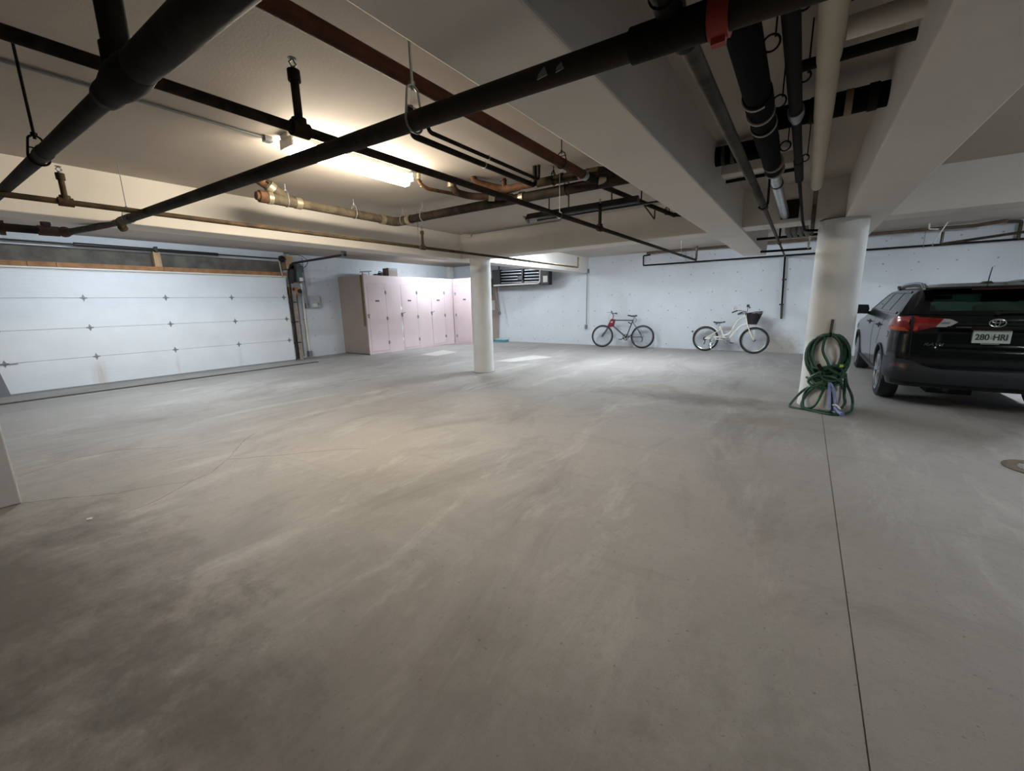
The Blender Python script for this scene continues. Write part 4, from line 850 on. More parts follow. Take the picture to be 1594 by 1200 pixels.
# ------------------------------------------------------------------ hose on the column
HG = M('green_hose', '#234f37', 0.45, var=0.35, scale=3, col2='#173625')
cx, cy = 0.31, 7.02
t = thing('hose_hook', 'dark metal strap hook fixed to the thick round column', 'hook', (0.31, 6.75, 1.0))
obj('strap', MB().obox((0.315, 6.745, 1.20), (0.305, 6.745, 0.97), 0.03, 0.012, (0, 1, 0)), M('rusty_strap', '#4b423a', 0.7, var=0.3), t, False)
obj('arm', MB().tube(fillet([(0.305, 6.75, 1.0), (0.305, 6.62, 0.99), (0.305, 6.60, 1.04)], 0.02), 0.012, 8), IRON, t)
def colpt(dx, z, off):   # a point dx to the side of the column's front line, off proud of its face
    r = 0.263+off
    y = cy - math.sqrt(max(0.0, r*r-dx*dx)) if abs(dx) < r else cy
    return (cx+dx, y, z)
def loop(c, rx, rz, off, n=30, a0=0, a1=2*PI, tilt=0.0, wob=0.0):
    out = []
    for k in range(n+1):
        a = a0+(a1-a0)*k/n; dx = c[0]+rx*math.cos(a)+tilt*math.sin(a); z = c[1]+rz*math.sin(a)
        out.append(colpt(dx, max(0.015, z), off + wob*math.sin(a*2)))
    return out
t = thing('garden_hose', 'dark green garden hose coiled on the thick round column', 'hose', (0.31, 6.74, 0))
P = []
specs = [(-0.01,0.77,0.20,0.235),(0.0,0.735,0.175,0.27),(0.01,0.76,0.215,0.245),(0.005,0.72,0.225,0.285),(-0.015,0.745,0.19,0.26),(0.02,0.715,0.20,0.29),(0.0,0.70,0.235,0.31),(-0.01,0.755,0.15,0.25),(0.015,0.68,0.21,0.33)]
for i, (a, z, rx, rz) in enumerate(specs):
    P += loop((a, z), rx, rz, 0.02+0.012*(i % 4), 26, PI/2, PI/2+2*PI, 0.02*math.sin(i*1.7), 0.006)[:-1]
obj('coil', MB().tube(P, 0.016, 8), HG, t)
def hose(name, pts, m=HG, r=0.016):
    # smooth spline through points
    Q = [Vector(p) for p in pts]; out = []
    for i in range(len(Q)-1):
        p0, p1, p2, p3 = Q[max(i-1, 0)], Q[i], Q[i+1], Q[min(i+2, len(Q)-1)]
        for k in range(10):
            s = k/10; out.append(0.5*((2*p1)+(p2-p0)*s+(2*p0-5*p1+4*p2-p3)*s*s+(3*p1-p0-3*p2+p3)*s**3))
    out.append(Q[-1]); return obj(name, MB().tube(out, r, 8), m, t)
cp = colpt
hose('loose_loop', [cp(-0.06,0.48,0.05), cp(0.02,0.42,0.06), cp(-0.10,0.34,0.05), cp(-0.22,0.22,0.04), (-0.02,6.72,0.06), (-0.03,6.66,0.014), (0.10,6.60,0.014), (0.22,6.62,0.05), cp(-0.02,0.2,0.06), cp(0.0,0.36,0.06), cp(-0.08,0.52,0.05)])
hose('loose_loop', [cp(0.16,0.50,0.05), cp(0.02,0.38,0.06), cp(-0.14,0.30,0.05), cp(-0.2,0.16,0.05), (0.12,6.62,0.03), (0.22,6.54,0.014), (0.36,6.52,0.014), (0.42,6.6,0.05), cp(0.09,0.2,0.05), cp(0.03,0.38,0.06), cp(-0.03,0.52,0.06)])
hose('loose_loop', [cp(-0.2,0.42,0.05), cp(-0.05,0.34,0.06), cp(0.1,0.36,0.05), cp(0.2,0.48,0.05), cp(0.22,0.36,0.05), cp(0.23,0.2,0.05), (0.55,6.74,0.1), (0.44,6.6,0.014), (0.25,6.58,0.014), (0.1,6.63,0.03), cp(-0.19,0.14,0.05), cp(-0.1,0.3,0.06), cp(0.05,0.42,0.06)])
hose('tail', [cp(0.21,0.50,0.05), cp(0.24,0.36,0.05), (0.62,6.84,0.2), (0.64,6.84,0.08), (0.62,6.74,0.014), (0.52,6.52,0.014), (0.40,6.44,0.014), (0.22,6.54,0.014)])
hose('inner_strand', [cp(-0.05,0.98,0.06), cp(-0.06,0.80,0.05), cp(0.0,0.66,0.05), cp(0.05,0.58,0.06), cp(0.13,0.62,0.06)])
hose('loose_loop', [cp(-0.16,0.62,0.06), cp(-0.12,0.50,0.07), cp(0.0,0.46,0.07), cp(0.14,0.50,0.07), cp(0.2,0.58,0.06), cp(0.14,0.62,0.07), cp(0.0,0.56,0.08), cp(-0.1,0.48,0.08), cp(-0.18,0.40,0.06)])
hose('loose_loop', [cp(-0.2,0.60,0.05), cp(-0.1,0.56,0.07), cp(0.06,0.60,0.08), cp(0.17,0.55,0.08), cp(0.16,0.44,0.08), cp(0.05,0.40,0.08), cp(-0.05,0.46,0.08), cp(-0.02,0.58,0.08), cp(0.10,0.52,0.09), cp(0.21,0.44,0.06)])
hose('loose_loop', [cp(0.19,0.40,0.05), cp(0.1,0.33,0.07), cp(-0.06,0.30,0.07), cp(-0.17,0.36,0.06), cp(-0.12,0.44,0.07), cp(0.03,0.47,0.09), cp(0.16,0.40,0.08), cp(0.2,0.30,0.06)])
obj('coupling', MB().cyl((0.22, 6.66, 0.62), (0.26, 6.64, 0.54), 0.022, 12), IRON, t)
obj('yellow_tag', MB().box((0.44, 6.64, 0.60), (0.48, 6.655, 0.63)), M('yellow_tag', '#b6c35a', 0.6), t, False)
BLU = M('blue_hose', '#8b95c4', 0.45, var=0.2)
t = thing('blue_hose', 'short pale blue hose end hanging below the green coil', 'hose', (0.45, 6.6, 0))
hose('strand', [cp(0.04,0.40,0.07), cp(0.10,0.30,0.08), cp(0.13,0.16,0.10), (0.46,6.58,0.07), (0.50,6.50,0.03)], BLU, 0.018)
hose('strand', [cp(0.05,0.36,0.09), cp(0.07,0.22,0.10), (0.40,6.60,0.05), (0.46,6.54,0.02)], BLU, 0.014)
obj('nozzle', MB().tube([(0.44, 6.56, 0.09), (0.49, 6.50, 0.035), (0.52, 6.46, 0.025)], [0.018, 0.022, 0.03], 12), BLU, t)
obj('nozzle_trigger', MB().tube(fillet([(0.42, 6.58, 0.11), (0.46, 6.54, 0.12), (0.50, 6.50, 0.08)], 0.02), 0.010, 8), WHITE, t)
# ------------------------------------------------------------------ the car (local frame: x across, y forward from the tail, z up)
CX, CY, CL = 1.86, 7.17, 4.98
def ip(tab, z):
    if z <= tab[0][0]: return tab[0][1]
    for (a, p), (b, q) in zip(tab, tab[1:]):
        if z <= b: s = (z-a)/(b-a); return p+(q-p)*s
    return tab[-1][1]
def sm(tab):     # smoothed lookup
    def f(z): return sum(ip(tab, z+d)*w for d, w in ((-0.03, 0.2), (-0.015, 0.2), (0, 0.2), (0.015, 0.2), (0.03, 0.2)))
    return f
cw = sm([(0.22,0.80),(0.32,0.845),(0.5,0.872),(0.78,0.888),(0.95,0.885),(1.10,0.872),(1.22,0.838),(1.50,0.675),(1.57,0.615),(1.60,0.50),(1.625,0.25)])
cyr = sm([(0.22,0.26),(0.32,0.13),(0.42,0.06),(0.54,0.035),(0.58,0.06),(0.72,0.055),(0.84,0.075),(1.03,0.095),(1.08,0.045),(1.18,0.03),(1.23,0.075),(1.5,0.30),(1.56,0.35),(1.60,0.62),(1.625,1.1)])
cyf = sm([(0.22,CL-0.30),(0.4,CL-0.06),(0.6,CL),(0.75,CL-0.02),(0.90,CL-0.13),(1.0,CL-0.42),(1.08,CL-1.15),(1.14,CL-1.45),(1.25,CL-1.72),(1.5,CL-2.30),(1.57,CL-2.55),(1.60,CL-2.9),(1.625,CL-3.3)])
def crr(z): return ip([(0.2,0.24),(1.1,0.24),(1.3,0.17),(1.57,0.14),(1.625,0.08)], z)
def crf(z): return ip([(0.2,0.5),(1.0,0.45),(1.2,0.22),(1.625,0.1)], z)
def bowr(z): return 0.07
def cpt(q, z):      # perimeter point; |q|<=1 tail, 1..2 rear corner, 2..3 side, 3..4 front corner, 4..5 nose
    s = -1 if q < 0 else 1; q = abs(q); w = cw(z); r = min(crr(z), w*0.6); rf = min(crf(z), w*0.6)
    yr, yf = cyr(z), cyf(z); br = bowr(z)
    if q <= 1: x = q*(w-r); return Vector((s*x, yr+br*(x/w)**2, z))
    b0 = br*((w-r)/w)**2; ys = yr+b0+r*1.05; ye = yf-0.10*((w-rf)/w)**2-rf
    if q <= 2:
        a = (q-1)*PI/2; return Vector((s*(w-r+r*math.sin(a)), yr+b0+r*1.05*(1-math.cos(a)), z))
    if q <= 3:
        y = ys+(ye-ys)*(q-2); k = (y-CL*0.45)/(CL*0.5); return Vector((s*(w-0.03*(k*k-( (ys-CL*0.45)/(CL*0.5))**2 if k > 0 and k*k > ((ys-CL*0.45)/(CL*0.5))**2 else 0)), y, z))
    k = (ye-CL*0.45)/(CL*0.5); k0 = ((ys-CL*0.45)/(CL*0.5))**2; dx = 0.03*max(0, k*k-k0) if k > 0 else 0
    if q <= 4:
        a = (q-3)*PI/2; return Vector((s*(w-dx-rf+rf*math.cos(a)), ye+rf*math.sin(a), z))
    x = (w-dx-rf)*(5-q); return Vector((s*x, yf-0.10*(x/w)**2-0.0, z)) if False else Vector((s*x, ye+rf+(yf-ye-rf)*(1-(x/max(0.01, w-dx-rf))**2), z))
def qside(y, z):    # q for a side point at given y
    w = cw(z); r = min(crr(z), w*0.6); rf = min(crf(z), w*0.6); b0 = bowr(z)*((w-r)/w)**2
    ys = cyr(z)+b0+r*1.05; ye = cyf(z)-0.10*((w-rf)/w)**2-rf
    if y < ys: c = 1-(y-cyr(z)-b0)/(r*1.05); return 1+math.acos(max(-1, min(1, c)))/(PI/2)
    if y > ye: return 3+min(1, math.asin(max(0, min(1, (y-ye)/rf)))/(PI/2))
    return 2+(y-ys)/(ye-ys)
def qrear(x, z):
    w = cw(z); r = min(crr(z), w*0.6); a = abs(x); s = -1 if x < 0 else 1
    if a <= w-r: return s*a/(w-r)
    return s*(1+math.asin(min(1, (a-(w-r))/r))/(PI/2))
def cnorm(q, z):
    e = 0.01; d = (cpt(q+e, z)-cpt(q-e, z)).cross(cpt(q, z+e)-cpt(q, z-e)); d.normalize()
    c = cpt(q, z)-Vector((0, CL*0.45, z))
    return d if d.dot(c) > 0 else -d
def polyline(pts, n):
    L = [0]
    for a, b in zip(pts, pts[1:]): L.append(L[-1]+math.hypot(b[0]-a[0], b[1]-a[1]))
    out = []
    for i in range(n):
        s = L[-1]*i/(n-1)
        for k in range(len(pts)-1):
            if s <= L[k+1]+1e-9:
                u = (s-L[k])/max(1e-9, L[k+1]-L[k]); out.append((pts[k][0]+(pts[k+1][0]-pts[k][0])*u, pts[k][1]+(pts[k+1][1]-pts[k][1])*u)); break
    return out
def patch(name, kind, lo, hi, off, th, mat, parent, n=16, m=6, side=-1):
    """slab lying on the body: lo and hi are polylines in (x,z) for the tail or (y,z) for a side"""
    A, B = polyline(lo, n), polyline(hi, n); outer = []; inner = []
    for j in range(m):
        t = j/(m-1)
        for i in range(n):
            u = A[i][0]+(B[i][0]-A[i][0])*t; z = A[i][1]+(B[i][1]-A[i][1])*t
            q = qrear(u, z) if kind == 'rear' else side*qside(u, z)
            p = cpt(q, z); nn = cnorm(q, z); outer.append(p+nn*off); inner.append(p+nn*(off-th))
    mb = MB(); N = n*m; f = []
    for j in range(m-1):
        for i in range(n-1):
            a, b, c, d = j*n+i, j*n+i+1, (j+1)*n+i+1, (j+1)*n+i
            f.append((a, b, c, d)); f.append((a+N, d+N, c+N, b+N))
    ring = [i for i in range(n)] + [(j+1)*n-1 for j in range(1, m)] + [(m-1)*n+i for i in range(n-2, -1, -1)] + [j*n for j in range(m-2, 0, -1)]
    for a, b in zip(ring, ring[1:]+ring[:1]): f.append((a, a+N, b+N, b))
    mb.add(outer+inner, f)
    return obj(name, mb, mat, parent, True, local=True)
PAINT = M('dark_green_paint', '#0c1211', 0.2, 0.0, var=0.1, coat=0.15, scale=3, spec=0.3)
CLAD = M('bumper_plastic', '#1d2126', 0.5, var=0.1)
GLASS = mat_glass('tinted_glass', (0.45, 0.64, 0.57)); GLASSF = mat_glass('side_glass', (0.42, 0.47, 0.46), 1.25)
BLK = M('gloss_black_trim', '#08090a', 0.2)
MATB = M('matte_black', '#0b0c0d', 0.8)
REDL = M('red_lens', '#8f1a17', 0.2, var=0.45, scale=16, coat=0.6, emit=(0.6, 0.03, 0.02), es=0.0)
ORL = M('amber_lens', '#b5502a', 0.2, var=0.3, scale=18)
CLR = M('clear_lens', '#b5b1b3', 0.2, var=0.15, coat=0.5)
SILV = M('alloy', '#a9adb2', 0.3, 0.8, var=0.1)
car = thing('car', 'dark green sport utility car parked at right with its tailgate toward us', 'car', (CX, CY, 0))
# body shell
def body():
    zs = [0.30+0.02*i for i in range(64)] + [1.575, 1.59, 1.60, 1.61, 1.62, 1.625]
    zs = sorted(set(round(z, 3) for z in zs)); qs = []
    for a, b, n in ((0, 1, 22), (1, 2, 12), (2, 3, 110), (3, 4, 12), (4, 5, 16)): qs += [a+(b-a)*i/n for i in range(n)]
    qs = qs + [5] + [-q for q in reversed(qs[1:])]; nq = len(qs); v = []; f = []
    for z in zs:
        for q in qs:
            p = cpt(q, z)
            if abs(q) < 1.0 and 0.80 < z < 1.06:      # number plate recess
                e = min(1, (0.47-abs(p.x))/0.04)*min(1, (z-0.80)/0.05)*min(1, (1.06-z)/0.03); p.y += 0.045*max(0, e)
            v.append(p)
    for j in range(len(zs)-1):
        for i in range(nq): f.append((j*nq+i, j*nq+(i+1) % nq, (j+1)*nq+(i+1) % nq, (j+1)*nq+i))
    f.append(tuple(reversed(range(nq)))); f.append(tuple((len(zs)-1)*nq+i for i in range(nq)))
    me = mesh('body', MB().add(v, f)); me.materials.append(PAINT); me.materials.append(MATB)
    o = bpy.data.objects.new('body', me); COL.objects.link(o)
    cut = MB()
    for y in (0.975, 4.03):
        for s in (-1, 1): cut.lathe([(0.415, 0.0), (0.415, 0.42)] if True else [], (s*0.95 if s < 0 else 0.53, y, 0.36), 'x', 40)
    cm = mesh('arch_cut', cut); cm.materials.append(MATB); co = bpy.data.objects.new('arch_cut', cm); COL.objects.link(co)
    md = o.modifiers.new('b', 'BOOLEAN'); md.object = co; md.operation = 'DIFFERENCE'; md.solver = 'EXACT'; md.material_mode = 'TRANSFER'
    dg = bpy.context.evaluated_depsgraph_get(); me2 = bpy.data.meshes.new_from_object(o.evaluated_get(dg))
    bpy.data.objects.remove(o); bpy.data.objects.remove(co)
    bm = bmesh.new(); bm.from_mesh(me2); kill = []
    for fc in bm.faces:
        c = fc.calc_center_median(); s = abs(c.x)
        if len(fc.verts) > 8: continue
        tail = 1.27 < c.z < 1.49 and c.y < 0.5 and s < 0.60-0.05*(c.z-1.27)/0.22
        w = cw(c.z)
        sidew = 1.27 < c.z < 1.50 and s > w-0.05 and c.y > 1.0 and (c.y < 1.98 or c.y > 2.08) and c.y < ip([(1.25, 2.92), (1.5, 2.42)], c.z)
        ws = 1.17 < c.z < 1.53 and c.y > 2.2 and s < w-0.12
        if tail or sidew or ws: kill.append(fc)
    bmesh.ops.delete(bm, geom=kill, context='FACES'); bm.to_mesh(me2); bm.free(); me2.name = 'body'
    return link('body', me2, None, car, True, True)
body()
# glazing
rg = patch('rear_window', 'rear', [(-0.66,1.245),(0,1.235),(0.66,1.245)], [(-0.60,1.515),(0,1.525),(0.60,1.515)], 0.006, 0.003, GLASS, car, 24, 8)
for nm, lo, hi in (('window_border', [(-0.67,1.235),(0,1.225),(0.67,1.235)], [(-0.66,1.28),(0,1.275),(0.66,1.28)]), ('window_border', [(-0.62,1.485),(0,1.49),(0.62,1.485)], [(-0.605,1.53),(0,1.535),(0.605,1.53)]),
                   ('window_border', [(-0.815,1.24),(-0.57,1.235)], [(-0.645,1.52),(-0.53,1.53)]), ('window_border', [(0.57,1.235),(0.815,1.24)], [(0.53,1.53),(0.645,1.52)])):
    patch(nm, 'rear', lo, hi, 0.009, 0.004, BLK, rg, 16, 5)
for s in (-1, 1):
    w1 = patch('side_window', 'side', [(2.07,1.265),(2.98,1.265)], [(2.05,1.505),(2.45,1.505)], 0.004, 0.003, GLASSF, car, 14, 6, s)
    patch('window_pillar', 'side', [(2.88,1.255),(3.05,1.245)], [(2.38,1.52),(2.50,1.53)], 0.008, 0.008, BLK, w1, 4, 10, s)
    patch('side_window', 'side', [(0.98,1.265),(2.0,1.265)], [(0.98,1.50),(2.0,1.505)], 0.004, 0.003, GLASSF, car, 14, 6, s)
    patch('window_pillar', 'side', [(1.98,1.25),(2.08,1.25)], [(1.97,1.52),(2.07,1.52)], 0.008, 0.008, BLK, car, 4, 8, s)
    patch('window_pillar', 'side', [(1.16,1.25),(1.22,1.25)], [(1.20,1.51),(1.25,1.51)], 0.008, 0.006, BLK, car, 4, 8, s)
    patch('quarter_window', 'side', [(0.27,1.262),(0.98,1.262)], [(0.50,1.50),(0.98,1.505)], 0.005, 0.004, BLK, car, 10, 6, s)
    patch('belt_line', 'side', [(0.48,1.235),(3.05,1.235)], [(0.48,1.262),(3.02,1.262)], 0.010, 0.010, BLK, car, 24, 3, s)
    patch('roof_edge_trim', 'side', [(0.75,1.505),(2.5,1.51)], [(0.78,1.53),(2.45,1.53)], 0.009, 0.009, BLK, car, 24, 3, s)
    # lamps
    tl = patch('tail_lamp', 'side', [(0.10,1.03),(0.44,1.055)], [(0.10,1.212),(0.50,1.165)], 0.020, 0.02, REDL, car, 18, 6, s)
    patch('amber_section', 'side', [(0.13,1.035),(0.38,1.05)], [(0.13,1.08),(0.40,1.085)], 0.024, 0.01, ORL, tl, 8, 4, s)
    pl = lambda pts: [(s*a, b) for a, b in pts]
    patch('tail_lamp', 'rear', pl([(0.69,1.035),(0.50,1.095)]), pl([(0.705,1.205),(0.44,1.185)]), 0.018, 0.02, REDL, car, 8, 6)
    patch('reverse_lamp', 'rear', pl([(0.50,1.096),(0.39,1.095),(0.32,1.148)]), pl([(0.44,1.184),(0.38,1.178),(0.32,1.150)]), 0.018, 0.015, CLR, car, 8, 5)
    patch('reverse_lamp_insert', 'rear', pl([(0.47,1.128),(0.39,1.128)]), pl([(0.45,1.15),(0.38,1.15)]), 0.021, 0.01, GREY, car, 6, 4)
    patch('lamp_gap', 'rear', pl([(0.722,1.028),(0.697,1.028)]), pl([(0.722,1.214),(0.697,1.212)]), 0.026, 0.02, MATB, tl, 4, 6)
    patch('lamp_lens', 'rear', pl([(0.69,1.045),(0.655,1.06)]), pl([(0.69,1.10),(0.655,1.10)]), 0.022, 0.01, M('bright_lens', '#c9463c', 0.2, coat=0.5), tl, 4, 4)
    rf = patch('reflector', 'rear', pl([(0.83,0.565),(0.70,0.545)]), pl([(0.83,0.625),(0.68,0.605)]), 0.032, 0.01, M('dull_reflector', '#3d1216', 0.4, var=0.2), car, 8, 4)
    # side furniture
    patch('door_gap', 'side', [(2.045,0.36),(2.053,0.36)], [(2.03,1.24),(2.038,1.24)], 0.002, 0.004, MATB, car, 2, 14, s)
    patch('door_gap', 'side', [(1.40,0.75),(1.408,0.75)], [(1.08,1.24),(1.088,1.24)], 0.002, 0.004, MATB, car, 2, 10, s)
    for y in (1.45, 2.55):
        hp = cpt(s*qside(y, 1.04), 1.04); w = hp.x
        h = obj('door_handle', MB().tube(fillet([(w-s*0.01, y-0.10, 1.04), (w+s*0.03, y-0.08, 1.045), (w+s*0.03, y+0.08, 1.045), (w-s*0.01, y+0.10, 1.04)], 0.03), 0.013, 8), CLAD, car, local=True)
        patch('handle_cup', 'side', [(y-0.07,1.0),(y+0.07,1.0)], [(y-0.07,1.075),(y+0.07,1.075)], 0.003, 0.004, MATB, h, 6, 4, s)
    patch('rocker_cladding', 'side', [(1.40,0.30),(3.58,0.30)], [(1.40,0.37),(3.58,0.37)], 0.014, 0.02, CLAD, car, 20, 4, s)
    mr = MB(); mz = 1.235; my = 3.20; mx = s*1.0
    pts = [(-0.145, -0.085), (0.13, -0.08), (0.155, 0.0), (0.135, 0.085), (-0.12, 0.095), (-0.16, 0.0)]
    v = [(mx+a, my-0.05, mz+b) for a, b in pts] + [(mx+a*0.92, my+0.05, mz+b*0.92) for a, b in pts] + [(mx+a*0.6, my+0.12, mz+b*0.55) for a, b in pts]
    f = [tuple(range(6)), tuple(reversed(range(12, 18)))] + [(k*6+i, k*6+(i+1) % 6, (k+1)*6+(i+1) % 6, (k+1)*6+i) for k in range(2) for i in range(6)]
    mi = obj('door_mirror', mr.add(v, f), M('mirror_black', '#101214', 0.4), car, True, True, bevel=0.012)
    obj('mirror_arm', MB().obox((s*0.80, my+0.02, 1.17), (s*0.93, my, 1.175), 0.06, 0.05), MATB, mi, False, local=True)
    # roof rail
    xr = 0.565
    rl = [(s*(xr+0.03), 0.50, 1.57), (s*(xr+0.02), 0.70, 1.632), (s*xr, 1.2, 1.65), (s*xr, 1.9, 1.645), (s*(xr-0.01), 2.28, 1.625), (s*(xr-0.01), 2.42, 1.575)]
    ra = obj('roof_rail', MB().tube(fillet(rl, 0.12, 5), 0.016, 10), SILV, car, local=True)
    obj('rail_base', MB().tube([(a_, b_, c_-0.034) for a_, b_, c_ in fillet(rl, 0.12, 5)], 0.022, 8), BLACK, ra, local=True)
    for y0, y1, z0, z1 in ((0.46, 0.72, 1.555, 1.615), (2.25, 2.46, 1.56, 1.615)): obj('rail_foot', MB().obox((s*(xr+0.01), y0, z0), (s*(xr+0.01), y1, z1), 0.045, 0.035), BLACK, ra, False, local=True)
fp = patch('fuel_flap', 'side', [(0.42,0.925),(0.55,0.925)], [(0.43,1.0),(0.56,1.0)], 0.002, 0.004, MATB, car, 6, 4, -1)
patch('flap_face', 'side', [(0.43,0.932),(0.54,0.932)], [(0.438,0.993),(0.55,0.993)], 0.004, 0.004, PAINT, fp, 6, 4, -1)
def windscreen():
    n, m = 36, 8; mb = MB(); v = []; f = []
    for j in range(m):
        z = 1.16+(1.54-1.16)*j/(m-1)
        for i in range(n):
            q = 3.3+(1.7*2)*i/(n-1); q = q if q <= 5 else -(10-q); p = cpt(q, z); v.append(p+Vector((0, 0.006, 0.004)))
    for j in range(m-1):
        for i in range(n-1): f.append((j*n+i, j*n+i+1, (j+1)*n+i+1, (j+1)*n+i))
    obj('windscreen', mb.add(v, f), mat_glass('screen_glass', (0.62, 0.72, 0.68)), car, True, True)
windscreen()
# tail details
sp = MB(); n = 20; v = []; f = []
for i in range(n+1):
    x = -0.62+1.24*i/n; b = 0.07*(x/0.62)**2
    v += [(x, 0.17+b, 1.548), (x, 0.165+b, 1.572), (x, 0.42, 1.60-0.03*(x/0.62)**4), (x, 0.42, 1.55)]
for i in range(n):
    for k in range(4): f.append((i*4+k, i*4+(k+1) % 4, (i+1)*4+(k+1) % 4, (i+1)*4+k))
f += [(0, 1, 2, 3), tuple(reversed(range(n*4, n*4+4)))]
spl = obj('spoiler', sp.add(v, f), PAINT, car, local=True)
obj('brake_lamp', MB().box((-0.22, 0.172, 1.530), (0.22, 0.20, 1.545)), M('dim_red', '#3a1014', 0.3), spl, False, local=True)
gb = patch('tailgate_bar', 'rear', [(-0.40,1.078),(0,1.075),(0.40,1.078)], [(-0.40,1.105),(0,1.11),(0.40,1.105)], 0.020, 0.03, PAINT, car, 20, 4)
bp = patch('bumper', 'rear', [(-0.80,0.40),(-0.4,0.385),(0.4,0.385),(0.80,0.40)], [(-0.80,0.665),(-0.66,0.655),(-0.52,0.575),(-0.40,0.555),(0.40,0.555),(0.52,0.575),(0.66,0.655),(0.80,0.665)], 0.028, 0.05, CLAD, car, 40, 8)
for s in (-1, 1): patch('bumper_side', 'side', [(0.11,0.40),(0.50,0.42)], [(0.11,0.665),(0.40,0.675)], 0.026, 0.04, CLAD, car, 12, 6, s)
patch('bumper_lip', 'rear', [(-0.80,0.33),(0.80,0.33)], [(-0.82,0.392),(0.82,0.392)], 0.012, 0.05, MATB, car, 24, 4)
patch('tailgate_gap', 'rear', [(-0.69,0.62),(-0.683,0.62)], [(-0.705,1.23),(-0.698,1.23)], 0.002, 0.004, MATB, car, 2, 12)
patch('tailgate_gap', 'rear', [(0.683,0.62),(0.69,0.62)], [(0.698,1.23),(0.705,1.23)], 0.002, 0.004, MATB, car, 2, 12)
ey = cyr(1.143)-0.016
em = MB().torus((0, ey, 1.143), 0.066, 0.0065, 'y', 36, 8, 1.0, 0.68).torus((0, ey, 1.143), 0.027, 0.005, 'y', 30, 8, 0.70, 1.5).torus((0, ey, 1.160), 0.046, 0.005, 'y', 30, 8, 1.0, 0.36)
obj('emblem', em, CHROME, car, local=True)
py = cyr(0.95)+0.005
pl_ = obj('number_plate', MB().box((-0.162, py, 0.897), (0.150, py+0.008, 1.05)), M('plate_face', '#b9c3bd', 0.45, var=0.05), car, False, True, bevel=0.004)
obj('plate_mount', MB().box((-0.16, py+0.008, 0.90), (0.15, py+0.06, 1.045)).box((-0.085, py-0.004, 0.883), (0.065, py+0.01, 0.896)), GREY, car, False, local=True)
def text(name, body, size, loc, mat, parent, sx=1.0, depth=0.002, shear=0):
    cu = bpy.data.curves.new('t', 'FONT'); cu.body = body; cu.size = size; cu.extrude = depth; cu.align_x = 'CENTER'; cu.align_y = 'CENTER'; cu.shear = shear; cu.offset = 0.0022 if size > 0.06 else 0.0
    o = bpy.data.objects.new('t', cu); COL.objects.link(o); dg = bpy.context.evaluated_depsgraph_get()
    me = bpy.data.meshes.new_from_object(o.evaluated_get(dg)); bpy.data.objects.remove(o); me.name = name
    for v in me.vertices: x, y, z = v.co; v.co = (loc[0]+x*sx, loc[1]-z, loc[2]+y)
    return link(name, me, mat, parent, False, True)
PT = M('plate_green', '#2a3a34', 0.5)
for k in range(3): obj('plate_sheaf', MB().obox((-0.012+k*0.008, py-0.001, 0.945), (-0.014+k*0.010, py-0.001, 0.99), 0.004, 0.002), M('sheaf_green', '#7f9a86', 0.5), pl_, False, local=True)
text('plate_text', '280', 0.098, (-0.083, py-0.002, 0.967), PT, pl_, 0.80)
text('plate_text', 'HRI', 0.098, (0.066, py-0.002, 0.967), PT, pl_, 0.78)
text('badge', 'RAV4', 0.05, (-0.49, cyr(0.866)-0.0+0.07*(0.49/0.885)**2-0.006, 0.866), CHROME, car, 1.5, 0.004, 0.3)
obj('plate_lamp_bar', MB().box((-0.33, cyr(1.09)-0.028, 1.085), (-0.2, cyr(1.09)-0.01, 1.095)), CHROME, car, False, local=True)
an = obj('antenna', MB().tube([(0.02, 0.70, 1.61), (0.0, 0.60, 1.70), (-0.02, 0.48, 1.80)], [0.006, 0.005, 0.004], 8).prism([(-0.05, 1.60), (0.06, 1.60), (0.03, 1.635), (-0.01, 1.635)], 0.62, 0.78, 'xz'), BLACK, car, local=True)
obj('rear_wiper', MB().obox((0, 0.06, 1.262), (0.42, 0.085, 1.275), 0.015, 0.018).cyl((0, 0.10, 1.255), (0, 0.045, 1.255), 0.02, 12), MATB, car, False, local=True)
obj('underbody', MB().box((-0.70, 0.45, 0.27), (0.70, CL-0.5, 0.32)).cyl((-0.7, 0.975, 0.30), (0.7, 0.975, 0.30), 0.04, 12).box((-0.42, 0.4, 0.20), (0.0, 0.8, 0.33)).cyl((-0.30, 0.12, 0.30), (-0.30, 0.5, 0.27), 0.03, 12), MATB, car, False, local=True)
obj('cabin_floor', MB().box((-0.72, 0.3, 0.60), (0.72, 3.3, 0.64)).box((-0.72, 3.05, 0.64), (0.72, 3.45, 1.10)).box((-0.68, 0.95, 0.64), (0.68, 1.1, 1.18)), MATB, car, False, local=True)
for x, rr in ((-0.42, 1.0), (0.44, 1.0)):
    st = obj('seat', MB().prism([(x-0.24, 0.64), (x+0.24, 0.64), (x+0.25, 1.05), (x+0.22, 1.30), (x+0.16, 1.345), (x-0.16, 1.345), (x-0.22, 1.30), (x-0.25, 1.05)], 1.84, 2.0, 'xz').prism([(x-0.17, 1.35), (x+0.17, 1.35), (x+0.185, 1.44), (x+0.13, 1.53), (x-0.13, 1.53), (x-0.185, 1.44)], 1.82, 1.90, 'xz').box((x-0.2, 2.0, 0.64), (x+0.2, 2.5, 0.78)), MATB, car, local=True, bevel=0.02)
    obj('headrest', MB().ball((x*1.2, 1.0, 1.21), 0.09, 12, (1.2, 0.5, 0.7)), MATB, car, local=True)
obj('rear_view_mirror', MB().box((-0.11, 2.62, 1.40), (0.11, 2.65, 1.46)), MATB, car, False, local=True)
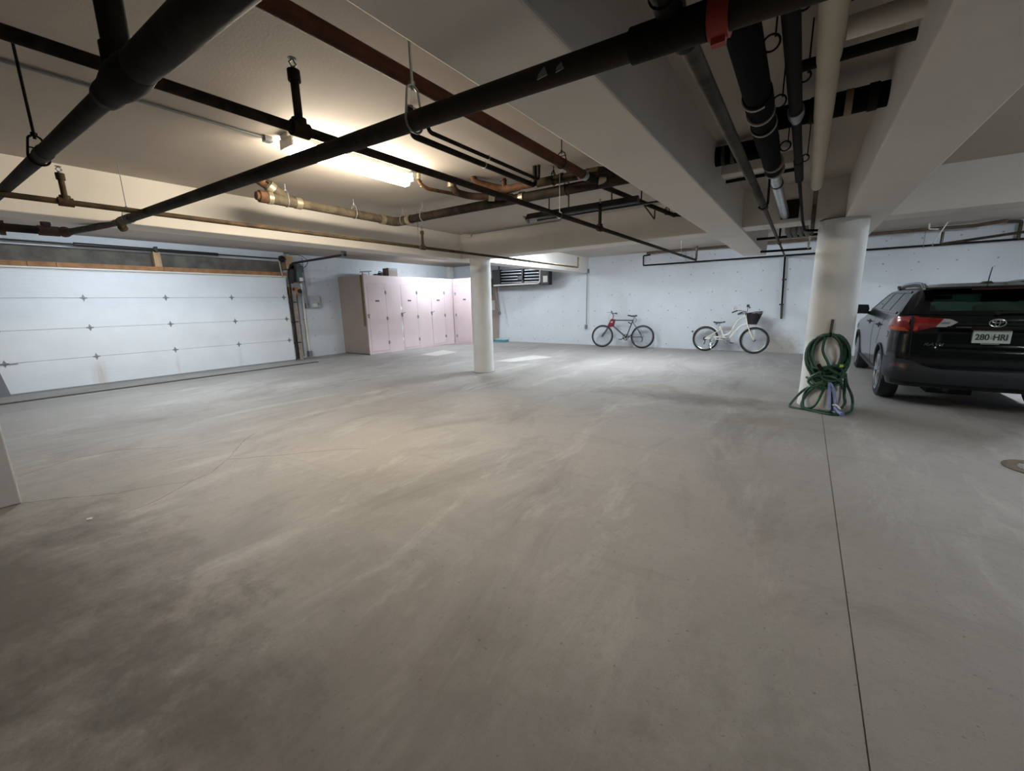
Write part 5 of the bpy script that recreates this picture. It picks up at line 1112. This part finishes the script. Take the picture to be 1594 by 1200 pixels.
obj('steering_wheel', MB().torus((-0.36, 2.85, 1.05), 0.18, 0.016, 'y', 24, 8), MATB, car, local=True)
for s in (-1, 1):
    hl = patch('head_lamp', 'side', [(CL-0.65,0.82),(CL-0.30,0.80)], [(CL-0.75,0.92),(CL-0.35,0.90)], 0.01, 0.02, CLR, car, 8, 4, s)
# wheels
def car_wheel(x, y, s):
    R = 0.362; w = obj('wheel', MB().lathe([(0.25, -0.10), (0.32, -0.112), (0.352, -0.095), (R, -0.07), (R, 0.07), (0.352, 0.095), (0.32, 0.112), (0.25, 0.10)], (x, y, R), 'x', 44), TYRE, car, local=True)
    o = x+s*0.10
    mb = MB().lathe([(0.262, 0.0), (0.268, s*0.012), (0.25, s*0.016), (0.235, -s*0.03), (0.23, -s*0.10), (0.235, -s*0.18)], (o, y, R), 'x', 44)
    rim = obj('rim', mb, SILV, w, local=True)
    sp = MB()
    for k in range(5):
        for d in (-0.11, 0.11):
            a = 2*PI*k/5+PI/2; c = Vector((o-s*0.005, y+0.05*math.cos(a), R+0.05*math.sin(a))); e = Vector((o+s*0.004, y+0.245*math.cos(a+d*1.6), R+0.245*math.sin(a+d*1.6)))
            sp.obox(c, e, 0.022, 0.035, (1, 0, 0)) if False else sp.tube([c, e], [0.022, 0.017], 8)
    sp.lathe([(0.075, -s*0.02), (0.07, s*0.006), (0.03, s*0.012)], (o, y, R), 'x', 24)
    obj('spokes', sp, SILV, w, local=True)
    obj('brake_disc', MB().lathe([(0.16, 0), (0.16, s*0.01)], (o-s*0.09, y, R), 'x', 24), GREY, w, local=True)
for y in (0.975, 4.03):
    for s in (-1, 1): car_wheel(s*0.765, y, s)
for s in (-1, 1):
    for y in (0.975, 4.03):
        pts = []
        for k in range(21):
            a = math.radians(-5)+(PI+math.radians(10))*k/20; yy, zz = y+0.425*math.cos(a), 0.36+0.425*math.sin(a)
            zz = max(zz, 0.27); pp = cpt(s*qside(yy, zz), zz); pts.append((pp.x+s*0.004, yy, zz))
        obj('arch_trim', MB().tube(pts, 0.016, 8), CLAD, car, local=True)
